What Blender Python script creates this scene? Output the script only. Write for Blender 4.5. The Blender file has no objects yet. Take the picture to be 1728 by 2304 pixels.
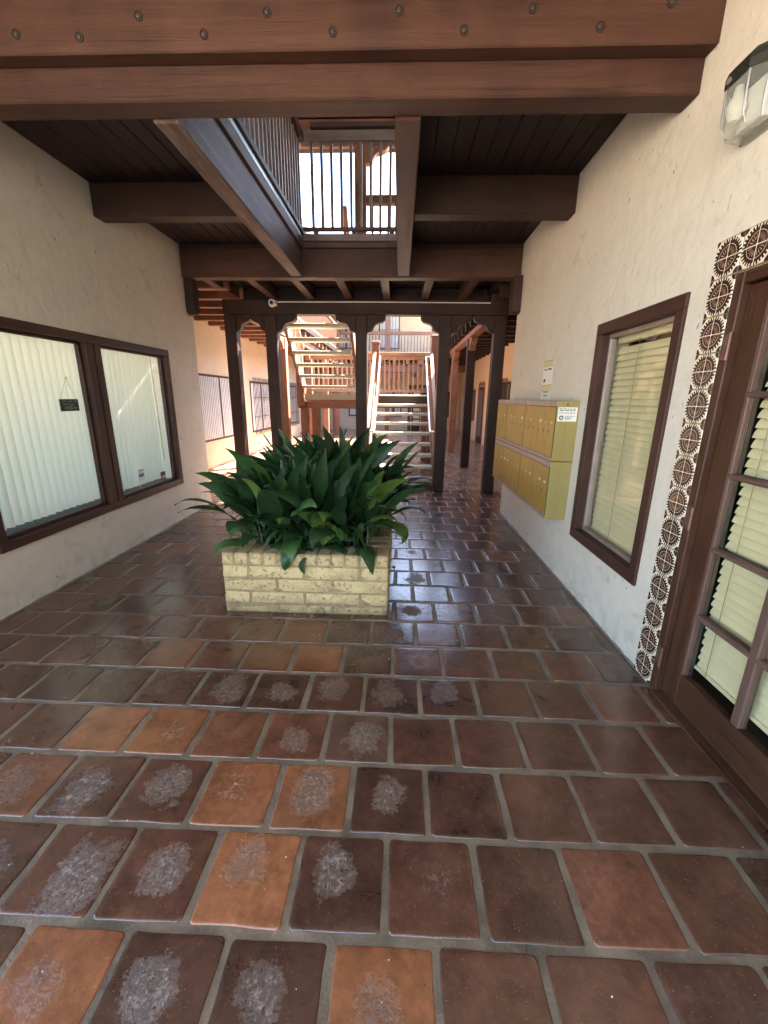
import bpy, bmesh, math, random
from mathutils import Vector, Matrix
random.seed(7)
S = bpy.context.scene
COL = S.collection
R = math.radians

# ------------------------------------------------------------------ camera
PITCH, YAW, ROLL, FPX = 0.26957, 0.03518, 0.011455, 930.0
fwd0 = Vector((-math.sin(YAW), math.cos(YAW), 0)); rgt0 = Vector((math.cos(YAW), math.sin(YAW), 0)); up0 = Vector((0, 0, 1))
fw = fwd0 * math.cos(PITCH) - up0 * math.sin(PITCH)
uu = up0 * math.cos(PITCH) + fwd0 * math.sin(PITCH)
rr = rgt0 * math.cos(ROLL) + uu * math.sin(ROLL)
u3 = -rgt0 * math.sin(ROLL) + uu * math.cos(ROLL)
cam = bpy.data.cameras.new('camera'); co = bpy.data.objects.new('camera', cam); COL.objects.link(co)
m = Matrix.Identity(4)
for i in range(3):
    m[i][0], m[i][1], m[i][2] = rr[i], u3[i], -fw[i]
m[2][3] = 1.6
co.matrix_world = m
cam.sensor_fit = 'HORIZONTAL'; cam.sensor_width = 36; cam.lens = FPX / 1728 * 36
cam.clip_start = 0.05; cam.clip_end = 4000
S.camera = co

# ------------------------------------------------------------------ sky, sun, exposure
SUN_EL, SUN_AZ = R(55), R(50)          # azimuth from +Y towards +X
W = bpy.data.worlds.new('World'); S.world = W; W.use_nodes = True
wn = W.node_tree.nodes; wn.clear()
sky = wn.new('ShaderNodeTexSky'); sky.sky_type = 'NISHITA'; sky.sun_disc = False
sky.sun_elevation = SUN_EL; sky.sun_rotation = SUN_AZ; sky.air_density = 1.0; sky.dust_density = 2.0; sky.ozone_density = 1.0
bg = wn.new('ShaderNodeBackground'); bg.inputs['Strength'].default_value = 0.115
wo = wn.new('ShaderNodeOutputWorld')
W.node_tree.links.new(sky.outputs[0], bg.inputs[0]); W.node_tree.links.new(bg.outputs[0], wo.inputs[0])
sl = bpy.data.lights.new('sun', 'SUN'); sl.energy = 5.0; sl.angle = R(0.53); sl.color = (1, 0.93, 0.82)
so = bpy.data.objects.new('sun', sl); COL.objects.link(so)
sd = Vector((math.cos(SUN_EL) * math.sin(SUN_AZ), math.cos(SUN_EL) * math.cos(SUN_AZ), math.sin(SUN_EL)))
so.rotation_euler = sd.to_track_quat('Z', 'Y').to_euler(); so.location = (0, 0, 30)
S.view_settings.view_transform = 'Standard'; S.view_settings.look = 'None'
S.view_settings.gamma = 1.0; S.view_settings.use_curve_mapping = False
S.view_settings.exposure = 3.92
S.render.engine = 'CYCLES'
S.cycles.use_denoising = True
S.cycles.max_bounces = 10; S.cycles.diffuse_bounces = 6; S.cycles.glossy_bounces = 4; S.cycles.transparent_max_bounces = 12
S.cycles.sample_clamp_indirect = 8.0
S.cycles.caustics_reflective = False; S.cycles.caustics_refractive = False

# ------------------------------------------------------------------ materials
def nm(name):
    mt = bpy.data.materials.new(name); mt.use_nodes = True
    nt = mt.node_tree; nt.nodes.clear()
    out = nt.nodes.new('ShaderNodeOutputMaterial'); b = nt.nodes.new('ShaderNodeBsdfPrincipled')
    nt.links.new(b.outputs[0], out.inputs[0])
    return mt, nt, b, out
class G:
    """small node-graph helper"""
    def __init__(s, nt): s.nt = nt
    def n(s, t, **k):
        q = s.nt.nodes.new(t)
        for a, v in k.items(): setattr(q, a, v)
        return q
    def l(s, a, b): s.nt.links.new(a, b)
    def put(s, sock, v):
        if hasattr(v, 'is_linked') or hasattr(v, 'links'): s.l(v, sock)
        else: sock.default_value = v
    def math(s, op, a, b=None, c=None, clamp=False):
        q = s.n('ShaderNodeMath', operation=op); q.use_clamp = clamp
        for i, v in enumerate((a, b, c)):
            if v is not None: s.put(q.inputs[i], v)
        return q.outputs[0]
    def vmath(s, op, a, b):
        q = s.n('ShaderNodeVectorMath', operation=op); s.put(q.inputs[0], a); s.put(q.inputs[1], b); return q.outputs[0]
    def noise(s, vec, scale, detail=4, rough=.55, dist=0, out=0):
        q = s.n('ShaderNodeTexNoise'); s.l(vec, q.inputs['Vector'])
        q.inputs['Scale'].default_value = scale; q.inputs['Detail'].default_value = detail
        q.inputs['Roughness'].default_value = rough; q.inputs['Distortion'].default_value = dist
        return q.outputs[out]
    def ramp(s, fac, stops, interp='LINEAR'):
        q = s.n('ShaderNodeValToRGB'); q.color_ramp.interpolation = interp
        e = q.color_ramp.elements
        while len(e) > 1: e.remove(e[0])
        e[0].position = stops[0][0]; e[0].color = c4(stops[0][1])
        for p, c in stops[1:]:
            x = e.new(p); x.color = c4(c)
        s.l(fac, q.inputs[0]); return q.outputs[0]
    def mix(s, fac, a, b, mode='MIX'):
        q = s.n('ShaderNodeMix', data_type='RGBA', blend_type=mode)
        s.put(q.inputs[0], fac)
        for sock, v in ((q.inputs[6], a), (q.inputs[7], b)):
            if isinstance(v, (tuple, list)): sock.default_value = c4(v)
            else: s.l(v, sock)
        return q.outputs[2]
    def bump(s, h, strength=.3, dist=.01, normal=None):
        q = s.n('ShaderNodeBump'); q.inputs['Strength'].default_value = strength; q.inputs['Distance'].default_value = dist
        s.l(h, q.inputs['Height'])
        if normal: s.l(normal, q.inputs['Normal'])
        return q.outputs[0]
    def map(s, vec, scale=(1, 1, 1), loc=(0, 0, 0)):
        q = s.n('ShaderNodeMapping'); s.l(vec, q.inputs[0]); q.inputs['Scale'].default_value = scale; q.inputs['Location'].default_value = loc
        return q.outputs[0]
    def rndvec(s, k=37.0):
        oi = s.n('ShaderNodeObjectInfo'); tc = s.n('ShaderNodeTexCoord')
        off = s.math('MULTIPLY', oi.outputs['Random'], k)
        cb = s.n('ShaderNodeCombineXYZ'); [s.l(off, cb.inputs[i]) for i in range(3)]
        return s.vmath('ADD', tc.outputs['Object'], cb.outputs[0]), oi, tc
def c4(c): return (*c, 1.0) if len(c) == 3 else c
def val(v): return (v, v, v)

def simple(name, col, rough=.6, metal=0, spec=.5, bump=0, bscale=60, var=.12, vscale=6):
    mt, nt, b, o = nm(name); g = G(nt)
    v, oi, tc = g.rndvec()
    nf = g.noise(v, vscale, 5, .6)
    dark = tuple(c * (1 - var) for c in col); lite = tuple(min(1, c * (1 + var)) for c in col)
    g.l(g.ramp(nf, [(.3, dark), (.7, lite)]), b.inputs['Base Color'])
    b.inputs['Metallic'].default_value = metal; b.inputs['Specular IOR Level'].default_value = spec
    rn = g.noise(v, vscale * 4, 3)
    g.l(g.math('MULTIPLY_ADD', rn, .25, rough - .12, True), b.inputs['Roughness'])
    if bump: g.l(g.bump(g.noise(v, bscale, 5), bump, .004), b.inputs['Normal'])
    return mt

def wood(name, base, dark, rough=.55, wear=.0, wearcol=(.3, .25, .2)):
    """three grain directions of a stained rough-sawn timber"""
    res = {}
    for ax in 'xyz':
        mt, nt, b, o = nm(name + '_' + ax); g = G(nt)
        v, oi, tc = g.rndvec()
        sc = [22, 22, 22]; sc['xyz'.index(ax)] = 1.1
        gv = g.map(v, tuple(sc))
        n1 = g.noise(gv, 1.0, 6, .62, .6)
        n2 = g.noise(v, 2.2, 4, .6)
        c = g.ramp(n1, [(.3, dark), (.72, base)])
        c = g.mix(.5, c, g.ramp(n2, [(.35, dark), (.7, tuple(min(1, x * 1.25) for x in base))]))
        # knots and saw checks
        sc2 = [60, 60, 60]; sc2['xyz'.index(ax)] = 1.6
        chk = g.ramp(g.noise(g.map(v, tuple(sc2)), 1.0, 3, .5), [(.30, val(1)), (.36, val(0))])
        c = g.mix(g.math('MULTIPLY', chk, .28), c, tuple(x * .35 for x in dark))
        if wear:
            wf = g.ramp(g.noise(g.map(v, tuple(x * .35 for x in sc)), 2.0, 7, .75), [(.52, val(0)), (.66, val(1))])
            c = g.mix(g.math('MULTIPLY', wf, wear), c, wearcol)
        g.l(c, b.inputs['Base Color'])
        g.l(g.math('MULTIPLY_ADD', n1, .3, rough - .15), b.inputs['Roughness'])
        b.inputs['Specular IOR Level'].default_value = .25
        sc3 = [170, 170, 170]; sc3['xyz'.index(ax)] = 5
        saw = g.noise(g.map(v, tuple(sc3)), 1.0, 3, .6)
        h = g.math('SUBTRACT', g.math('ADD', n1, g.math('ADD', g.math('MULTIPLY', saw, .9), g.math('MULTIPLY', g.noise(v, 90, 3), .4))), chk)
        g.l(g.bump(h, .45, .004), b.inputs['Normal'])
        res[ax] = mt
    return res

M = {}
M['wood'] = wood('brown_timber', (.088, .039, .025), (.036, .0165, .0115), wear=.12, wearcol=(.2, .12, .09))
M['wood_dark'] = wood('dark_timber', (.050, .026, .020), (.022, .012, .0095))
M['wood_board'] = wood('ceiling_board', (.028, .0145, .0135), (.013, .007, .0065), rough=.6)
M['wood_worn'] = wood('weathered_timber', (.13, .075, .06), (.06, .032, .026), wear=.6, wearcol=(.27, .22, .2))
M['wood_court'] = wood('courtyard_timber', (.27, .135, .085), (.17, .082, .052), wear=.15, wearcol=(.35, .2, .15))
M['wood_flare'] = wood('flare_pale_timber', (.30, .22, .19), (.17, .115, .10), wear=.4, wearcol=(.4, .36, .34))  # lens-flare paleness put into the timber of the opening railings
M['wood_door'] = wood('door_timber', (.078, .035, .019), (.042, .018, .010), rough=.45, wear=.2, wearcol=(.16, .09, .06))
M['wood_frame'] = wood('frame_timber', (.070, .032, .023), (.036, .016, .011), rough=.5)
M['wood_muntin'] = wood('muntin_timber', (.15, .09, .07), (.07, .04, .03), rough=.55, wear=.4, wearcol=(.25, .19, .16))

def stucco(name, col, stain=.55):
    mt, nt, b, o = nm(name); g = G(nt)
    tc = g.n('ShaderNodeTexCoord'); v = tc.outputs['Object']
    big = g.noise(v, .9, 5, .6, .4); mid = g.noise(v, 5, 5, .6, 1.0)
    c = g.ramp(big, [(.3, tuple(x * .90 for x in col)), (.7, col)])
    c = g.mix(.35, c, g.ramp(mid, [(.35, tuple(x * .86 for x in col)), (.65, tuple(min(1, x * 1.04) for x in col))]))
    # greasy grey smudges and small dark nicks
    sm = g.ramp(g.noise(g.map(v, (1, 1.6, 1.6)), 2.3, 8, .7, 1.2), [(.58, val(0)), (.74, val(1))])
    c = g.mix(g.math('MULTIPLY', sm, stain), c, tuple(x * .55 for x in col))
    nick = g.ramp(g.noise(g.map(v, (1, 1.5, .8)), 17, 2, .5, .8), [(.715, val(0)), (.75, val(1))])
    c = g.mix(g.math('MULTIPLY', nick, .75), c, (.13, .11, .085))
    sep = g.n('ShaderNodeSeparateXYZ'); g.l(v, sep.inputs[0])
    # scuffs along the foot of the wall
    ft = g.math('MULTIPLY', g.ramp(sep.outputs[2], [(.0, val(1)), (.32, val(0))]), g.ramp(g.noise(v, 9, 6, .7), [(.45, val(0)), (.65, val(1))]))
    c = g.mix(g.math('MULTIPLY', ft, .45), c, tuple(x * .45 for x in col))
    g.l(c, b.inputs['Base Color']); b.inputs['Roughness'].default_value = .85
    b.inputs['Specular IOR Level'].default_value = .25
    tr = g.noise(g.map(v, (1, 1.4, 1)), 4.5, 4, .55, .7)
    h = g.math('ADD', g.math('MULTIPLY', tr, 1.6), g.math('ADD', g.math('MULTIPLY', g.noise(v, 24, 5, .6, .8), .5), g.math('MULTIPLY', g.noise(v, 130, 3), .18)))
    h = g.math('SUBTRACT', h, g.math('MULTIPLY', nick, .5))
    g.l(g.bump(h, .42, .011), b.inputs['Normal'])
    return mt
M['stucco'] = stucco('cream_stucco', (.69, .645, .55))
M['stucco_bounce'] = stucco('bounce_tinted_stucco', (.74, .60, .43), .2)  # the cream wall again, tinted peach for light bounced off the sunlit floor

def tile_mat(name, per_island=False):
    mt, nt, b, o = nm(name); g = G(nt)
    oi = g.n('ShaderNodeObjectInfo'); tc = g.n('ShaderNodeTexCoord')
    if per_island:
        ge = g.n('ShaderNodeNewGeometry'); rnd = ge.outputs['Random Per Island']
        v = tc.outputs['Object']
        base = g.ramp(rnd, [(0, (.20, .115, .080)), (.4, (.26, .15, .10)), (.7, (.31, .18, .12)), (.9, (.36, .20, .13)), (1, (.30, .13, .075))])
        crust_amt = None
    else:
        rnd = oi.outputs['Random']
        off = g.math('MULTIPLY', rnd, 53.0)
        cb = g.n('ShaderNodeCombineXYZ'); [g.l(off, cb.inputs[i]) for i in range(3)]
        v = g.vmath('ADD', tc.outputs['Object'], cb.outputs[0])
        base = oi.outputs['Color']; crust_amt = oi.outputs['Alpha']
    n1 = g.noise(v, 7, 6, .62, .6); n2 = g.noise(v, 34, 5, .65); n3 = g.noise(v, 3.0, 3, .5, .8)
    c = g.mix(1.0, base, g.ramp(n1, [(.28, val(.55)), (.52, val(1.0)), (.75, val(1.45))]), 'MULTIPLY')
    c = g.mix(1.0, c, g.ramp(n2, [(.3, val(.80)), (.7, val(1.18))]), 'MULTIPLY')
    # dark sealer blotches, paler worn patches
    c = g.mix(g.math('MULTIPLY', g.ramp(n3, [(.45, val(0)), (.80, val(1))]), .45), c, (.075, .034, .022))
    c = g.mix(g.math('MULTIPLY', g.ramp(g.noise(v, 5.2, 4, .6, .4), [(.50, val(0)), (.85, val(1))]), .30), c, (.26, .12, .06))
    # pale grit specks, pin holes
    sp = g.ramp(g.noise(v, 210, 2, .5), [(.70, val(0)), (.75, val(1))])
    c = g.mix(g.math('MULTIPLY', sp, .7), c, (.42, .32, .24))
    pin = g.ramp(g.noise(v, 120, 2, .5), [(.255, val(1)), (.29, val(0))])
    c = g.mix(g.math('MULTIPLY', pin, .7), c, (.03, .015, .01))
    h = g.math('ADD', g.math('MULTIPLY', g.noise(v, 11, 4, .55), 1.0), g.math('MULTIPLY', g.noise(v, 55, 4, .6), .28))
    h = g.math('SUBTRACT', h, g.math('MULTIPLY', pin, .25))
    rough = g.math('MULTIPLY_ADD', n2, .24, .10)
    nrm = None
    if crust_amt:
        # salt crust: a ragged patch somewhere near the middle of the tile
        oc = g.n('ShaderNodeCombineXYZ')
        g.l(g.math('MULTIPLY_ADD', g.math('FRACT', g.math('MULTIPLY', rnd, 7.31)), .07, -.035), oc.inputs[0])
        g.l(g.math('MULTIPLY_ADD', g.math('FRACT', g.math('MULTIPLY', rnd, 13.7)), .07, -.035), oc.inputs[1])
        ln = g.n('ShaderNodeVectorMath', operation='LENGTH'); g.l(g.map(g.vmath('ADD', tc.outputs['Object'], oc.outputs[0]), (1.1, .95, 0)), ln.inputs[0])
        lnv = g.math('MULTIPLY', ln.outputs['Value'], g.math('MULTIPLY_ADD', g.math('FRACT', g.math('MULTIPLY', rnd, 29.3)), .45, .92))
        fld = g.math('ADD', lnv, g.math('MULTIPLY_ADD', g.noise(v, 8, 3, .5), .20, -.10))
        fld = g.math('ADD', fld, g.math('MULTIPLY_ADD', g.noise(v, 40, 6, .7), .10, -.05))
        edge = g.n('ShaderNodeMapRange'); g.l(fld, edge.inputs[0])
        edge.inputs[1].default_value = .112; edge.inputs[2].default_value = .050
        lump = g.noise(v, 48, 8, .74, .3); fine = g.noise(v, 95, 6, .75)
        amt = g.math('MULTIPLY', g.math('SUBTRACT', 1.0, g.ramp(lump, [(.30, val(0)), (.60, val(1))])), g.math('SUBTRACT', 1.0, crust_amt))
        eg = g.math('MULTIPLY', g.math('ADD', edge.outputs[0], g.math('MULTIPLY_ADD', fine, 1.1, -.55), None, True), g.math('GREATER_THAN', edge.outputs[0], .02))
        cov = g.math('MULTIPLY', eg, g.math('SUBTRACT', 1.0, g.math('MULTIPLY', amt, 1.3), None, True))
        cov = g.math('MULTIPLY', cov, g.ramp(g.noise(v, 70, 7, .7), [(.38, val(.05)), (.50, val(1))]))
        cov = g.math('MULTIPLY', cov, g.ramp(crust_amt, [(.03, val(0)), (.35, val(.75)), (1, val(1))]), None, True)
        c = g.mix(g.math('MULTIPLY', cov, .92), c, g.ramp(g.math('MULTIPLY_ADD', fine, .4, g.math('MULTIPLY', lump, .6)), [(.40, (.055, .033, .023)), (.50, (.12, .082, .06)), (.58, (.32, .265, .215)), (.68, (.68, .61, .51))]))
        rough = g.math('MULTIPLY_ADD', cov, .5, rough, True)
        h = g.math('ADD', h, g.math('MULTIPLY', cov, g.math('ADD', g.math('MULTIPLY', lump, 9.0), g.math('MULTIPLY_ADD', fine, 3.0, -2.0))))
    g.l(c, b.inputs['Base Color']); g.l(rough, b.inputs['Roughness'])
    b.inputs['Specular IOR Level'].default_value = .95
    g.l(g.bump(h, .26, .006), b.inputs['Normal'])
    return mt
M['tile'] = tile_mat('saltillo_tile'); M['tile_far'] = tile_mat('saltillo_tile_far', True)
M['grout'] = simple('grout', (.165, .132, .092), .48, bump=.9, bscale=70, var=.45, vscale=7)
M['ground'] = simple('paving', (.45, .37, .29), .85, bump=.3, var=.2, vscale=2)

def brick_mat(name, col):
    mt, nt, b, o = nm(name); g = G(nt); v, oi, tc = g.rndvec()
    n = g.noise(v, 9, 6, .65)
    c = g.ramp(n, [(.3, tuple(x * .72 for x in col)), (.55, col), (.8, tuple(min(1, x * 1.12) for x in col))])
    pit = g.ramp(g.noise(v, 42, 3, .6, .5), [(.34, val(1)), (.42, val(0))])
    c = g.mix(g.math('MULTIPLY', pit, .65), c, (.20, .15, .075))
    chip = g.ramp(g.noise(v, 95, 2, .5), [(.72, val(0)), (.76, val(1))])
    c = g.mix(g.math('MULTIPLY', chip, .8), c, (.75, .72, .62))
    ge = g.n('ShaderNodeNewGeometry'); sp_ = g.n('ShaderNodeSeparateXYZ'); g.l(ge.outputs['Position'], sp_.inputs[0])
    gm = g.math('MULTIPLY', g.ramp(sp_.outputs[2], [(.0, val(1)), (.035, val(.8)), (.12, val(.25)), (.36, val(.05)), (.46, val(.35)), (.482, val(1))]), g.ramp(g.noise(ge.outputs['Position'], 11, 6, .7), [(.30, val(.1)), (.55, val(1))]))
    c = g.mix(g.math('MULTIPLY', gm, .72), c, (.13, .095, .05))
    g.l(c, b.inputs['Base Color']); b.inputs['Roughness'].default_value = .8; b.inputs['Specular IOR Level'].default_value = .3
    h = g.math('SUBTRACT', g.math('ADD', g.noise(v, 22, 5, .6), g.math('MULTIPLY', g.noise(v, 90, 4), .4)), g.math('MULTIPLY', pit, 1.2))
    g.l(g.bump(h, .7, .008), b.inputs['Normal'])
    return mt
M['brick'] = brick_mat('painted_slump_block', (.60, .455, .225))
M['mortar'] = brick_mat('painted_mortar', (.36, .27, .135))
M['soil'] = simple('soil', (.035, .024, .016), .95, bump=.8, bscale=50, var=.5, vscale=30)

def leaf_mat():
    mt, nt, b, o = nm('leaf'); g = G(nt); v, oi, tc = g.rndvec()
    sep = g.n('ShaderNodeSeparateXYZ')
    uv = g.n('ShaderNodeUVMap'); g.l(uv.outputs[0], sep.inputs[0])
    rn = oi.outputs['Random']
    base = g.ramp(rn, [(0, (.012, .036, .014)), (.45, (.018, .052, .018)), (.78, (.028, .075, .022)), (.90, (.05, .12, .025)), (1, (.13, .18, .035))])
    vein = g.noise(g.map(uv.outputs[0], (3, 42, 1)), 1.0, 3, .5)
    c = g.mix(1.0, base, g.ramp(vein, [(.35, val(.75)), (.65, val(1.3))]), 'MULTIPLY')
    c = g.mix(1.0, c, g.ramp(g.noise(v, 9, 4), [(.3, val(.75)), (.7, val(1.25))]), 'MULTIPLY')
    tip = g.math('MULTIPLY', g.ramp(sep.outputs[0], [(.93, val(0)), (1, val(1))]), g.ramp(rn, [(.55, val(0)), (.6, val(1))]))
    c = g.mix(tip, c, (.22, .16, .06))
    # pale scuffs and dust
    sc = g.ramp(g.noise(v, 14, 7, .75, 1), [(.55, val(0)), (.75, val(1))])
    c = g.mix(g.math('MULTIPLY', sc, .22), c, (.22, .24, .18))
    g.l(c, b.inputs['Base Color'])
    g.l(g.math('MULTIPLY_ADD', g.noise(v, 20, 4), .25, .28), b.inputs['Roughness'])
    b.inputs['Specular IOR Level'].default_value = .45
    g.l(g.bump(vein, .25, .002), b.inputs['Normal'])
    tr = g.n('ShaderNodeBsdfTranslucent'); g.l(g.mix(1.0, c, (1.8, 2.2, .8), 'MULTIPLY'), tr.inputs[0])
    mx = g.n('ShaderNodeMixShader'); mx.inputs[0].default_value = .22
    g.l(b.outputs[0], mx.inputs[1]); g.l(tr.outputs[0], mx.inputs[2]); g.l(mx.outputs[0], o.inputs[0])
    return mt
M['leaf'] = leaf_mat()

def glass(name, tint=(.9, .96, .9), rough=.0, refl=1.0):
    mt, nt, b, o = nm(name); g = G(nt); nt.nodes.remove(b)
    t = g.n('ShaderNodeBsdfTransparent'); t.inputs[0].default_value = c4(tint)
    gl = g.n('ShaderNodeBsdfGlossy'); gl.inputs['Roughness'].default_value = rough
    lw_ = g.n('ShaderNodeLayerWeight'); lw_.inputs[0].default_value = .5
    fr = g.math('MULTIPLY_ADD', g.math('POWER', lw_.outputs['Facing'], 5.0), .96, .04)
    mx = g.n('ShaderNodeMixShader'); g.l(g.math('MULTIPLY', fr, refl, None, True), mx.inputs[0])
    g.l(t.outputs[0], mx.inputs[1]); g.l(gl.outputs[0], mx.inputs[2]); g.l(mx.outputs[0], o.inputs[0])
    return mt
M['glass'] = glass('window_glass', (.95, .97, .93), .01, .6)
def acrylic():
    mt, nt, b, o = nm('clear_acrylic'); g = G(nt)
    b.inputs['Base Color'].default_value = (.62, .64, .60, 1); b.inputs['Roughness'].default_value = .12; b.inputs['Specular IOR Level'].default_value = .8
    t = g.n('ShaderNodeBsdfTransparent'); t.inputs[0].default_value = (.9, .92, .88, 1)
    mx = g.n('ShaderNodeMixShader'); lw_ = g.n('ShaderNodeLayerWeight'); lw_.inputs[0].default_value = .35
    g.l(g.math('MULTIPLY_ADD', lw_.outputs['Facing'], .6, .12, True), mx.inputs[0])
    g.l(t.outputs[0], mx.inputs[1]); g.l(b.outputs[0], mx.inputs[2]); g.l(mx.outputs[0], o.inputs[0])
    return mt
M['acrylic'] = acrylic()
M['glass_soft'] = glass('weak_reflection_glass', (.96, .97, .95), .02, .22)  # reflection set weak to keep the mirrored stairs faint
M['blind_h'] = simple('cream_blind', (.76, .66, .45), .5, var=.05)
def vane_mat():
    mt, nt, b, o = nm('pale_green_vane'); g = G(nt); v, oi, tc = g.rndvec()
    wv = g.noise(g.map(v, (1, 1, 1)), 150, 3)
    c = g.ramp(wv, [(.3, (.78, .79, .68)), (.7, (.88, .89, .78))])
    g.l(c, b.inputs['Base Color']); b.inputs['Roughness'].default_value = .7
    tr = g.n('ShaderNodeBsdfTranslucent'); g.l(c, tr.inputs[0])
    mx = g.n('ShaderNodeMixShader'); mx.inputs[0].default_value = .3
    g.l(b.outputs[0], mx.inputs[1]); g.l(tr.outputs[0], mx.inputs[2]); g.l(mx.outputs[0], o.inputs[0])
    return mt
M['blind_v'] = vane_mat()
M['gold'] = simple('gold_anodised', (.36, .25, .05), .42, metal=.35, var=.16, vscale=5)
M['olive'] = simple('olive_gold_panel', (.32, .255, .085), .5, metal=.15, var=.10, vscale=3)
M['pinkmetal'] = simple('aged_aluminium', (.36, .29, .26), .45, metal=.5, var=.2)
M['black'] = simple('black', (.012, .012, .012), .5)
M['white'] = simple('white_plastic', (.75, .74, .72), .4, var=.04)
M['paper'] = simple('paper', (.78, .78, .72), .7, var=.04)
M['print'] = simple('black_print', (.03, .03, .035), .6, var=.05)
M['red'] = simple('red_sticker', (.62, .10, .09), .5)
M['blue'] = simple('blue_print', (.06, .13, .38), .5)
M['greenprint'] = simple('green_print', (.05, .13, .09), .5)
M['yellowtape'] = simple('yellow_paper', (.62, .56, .24), .5)
M['bronze'] = simple('dark_lamp_metal', (.028, .030, .024), .45, metal=.4)
M['steel'] = simple('galvanised_pipe', (.55, .57, .58), .32, metal=.8, var=.12)
M['iron'] = simple('wrought_iron', (.035, .028, .028), .5)
M['tread'] = simple('exposed_aggregate', (.40, .37, .29), .8, bump=.9, bscale=120, var=.45, vscale=70)
M['darkroom'] = simple('dim_interior', (.16, .15, .12), .9)
M['roof'] = simple('roof_felt', (.16, .11, .085), .9)
M['clay'] = simple('clay_roof_tile', (.42, .17, .09), .8, var=.3)
M['white_wall'] = simple('white_paint', (.74, .74, .72), .8, bump=.3, var=.05)
M['curtain'] = simple('sheer_curtain', (.72, .72, .70), .8, var=.08)
M['flash'] = simple('zinc_flashing', (.55, .60, .64), .3, metal=.6)
M['slate'] = simple('slate_plaque', (.045, .06, .055), .6, var=.5, vscale=40)
M['chalk'] = simple('chalk_print', (.20, .25, .24), .6)
M['sillpaint'] = simple('grey_sill_paint', (.045, .045, .036), .9, spec=.1)
M['hinge'] = simple('painted_hinge', (.16, .08, .06), .45, metal=.3, var=.3, vscale=30)

def deco_mat():
    """painted tile: a toothed sunflower wheel in dark brown on ivory glaze (local y,z plane, tile of side 1/6.05 m)"""
    mt, nt, b, o = nm('painted_ceramic'); g = G(nt)
    tc = g.n('ShaderNodeTexCoord'); sep = g.n('ShaderNodeSeparateXYZ'); g.l(tc.outputs['Object'], sep.inputs[0])
    k = 1 / .1655
    y = g.math('MULTIPLY', sep.outputs[1], k); z = g.math('MULTIPLY', sep.outputs[2], k)
    r = g.math('SQRT', g.math('ADD', g.math('MULTIPLY', y, y), g.math('MULTIPLY', z, z)))
    a = g.math('ARCTAN2', z, y)
    wob = g.noise(tc.outputs['Object'], 60, 3)
    r = g.math('ADD', r, g.math('MULTIPLY_ADD', wob, .03, -.015))
    def lt(p, q): return g.math('LESS_THAN', p, q)
    def gt(p, q): return g.math('GREATER_THAN', p, q)
    def band(p, lo, hi): return g.math('MULTIPLY', gt(p, lo), lt(p, hi))
    teeth = g.math('MULTIPLY', band(r, .38, .492), gt(g.math('SINE', g.math('MULTIPLY', a, 30)), g.math('MULTIPLY_ADD', r, 8, -3.9)))
    ring = band(r, .325, .415)
    pet = g.math('SINE', g.math('MULTIPLY', a, 20))
    lens = g.math('MULTIPLY', gt(pet, g.math('MULTIPLY_ADD', g.math('ABSOLUTE', g.math('SUBTRACT', r, .20)), 10, .25)), band(r, .09, .28))
    inner = g.math('MULTIPLY', lt(r, .315), g.math('SUBTRACT', 1.0, lens))
    cross = g.math('MAXIMUM', lt(g.math('ABSOLUTE', y), .011), lt(g.math('ABSOLUTE', z), .011))
    hub = lt(r, .035)
    dark = g.math('MAXIMUM', teeth, g.math('MAXIMUM', ring, inner))
    dark = g.math('MULTIPLY', dark, g.math('SUBTRACT', 1.0, g.math('MAXIMUM', cross, hub)))
    # quarter discs in all corners
    ay = g.math('SUBTRACT', .5, g.math('ABSOLUTE', y)); az = g.math('SUBTRACT', .5, g.math('ABSOLUTE', z))
    rc = g.math('SQRT', g.math('ADD', g.math('MULTIPLY', ay, ay), g.math('MULTIPLY', az, az)))
    dark = g.math('MAXIMUM', dark, g.math('MULTIPLY', band(rc, .02, .165), gt(g.math('MULTIPLY', y, z), -1)))
    brown = g.mix(lens, (.055, .022, .018), (.23, .12, .06))
    ink = g.mix(dark, (.74, .69, .54), brown)
    lensf = g.math('MULTIPLY', lens, g.math('SUBTRACT', 1.0, cross))
    ink = g.mix(lensf, ink, g.ramp(g.noise(tc.outputs['Object'], 40, 2), [(.3, (.28, .17, .10)), (.7, (.50, .38, .25))]))
    g.l(ink, b.inputs['Base Color']); b.inputs['Roughness'].default_value = .22
    g.l(g.bump(g.noise(tc.outputs['Object'], 35, 3), .15, .002), b.inputs['Normal'])
    return mt
M['deco'] = deco_mat()

# ------------------------------------------------------------------ building helpers
CACHE = {}
def wloc(o):
    p = Vector((0, 0, 0))
    while o is not None: p += o.location; o = o.parent
    return p
def link(name, me, mat, parent=None, loc=(0, 0, 0), rot=None):
    o = bpy.data.objects.new(name, me); COL.objects.link(o)
    loc = Vector(loc)
    if parent is not None: o.parent = parent; loc = loc - wloc(parent)
    o.location = loc
    if rot is not None: o.rotation_euler = rot
    if mat is not None and me is not None and len(me.materials) == 0: me.materials.append(mat)
    return o
def tag(o, label, cat, group=None):
    o['label'] = label; o['category'] = cat
    if group: o['group'] = group
    return o
def thing(name, label, cat, loc=(0, 0, 0), group=None):
    o = bpy.data.objects.new(name, None); COL.objects.link(o); o.location = loc; o.empty_display_size = .1
    return tag(o, label, cat, group)
def struct(o): o['kind'] = 'structure'; return o
def smooth(me, ang=40):
    me.shade_smooth()
    try: me.set_sharp_from_angle(angle=R(ang))
    except Exception: pass
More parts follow.
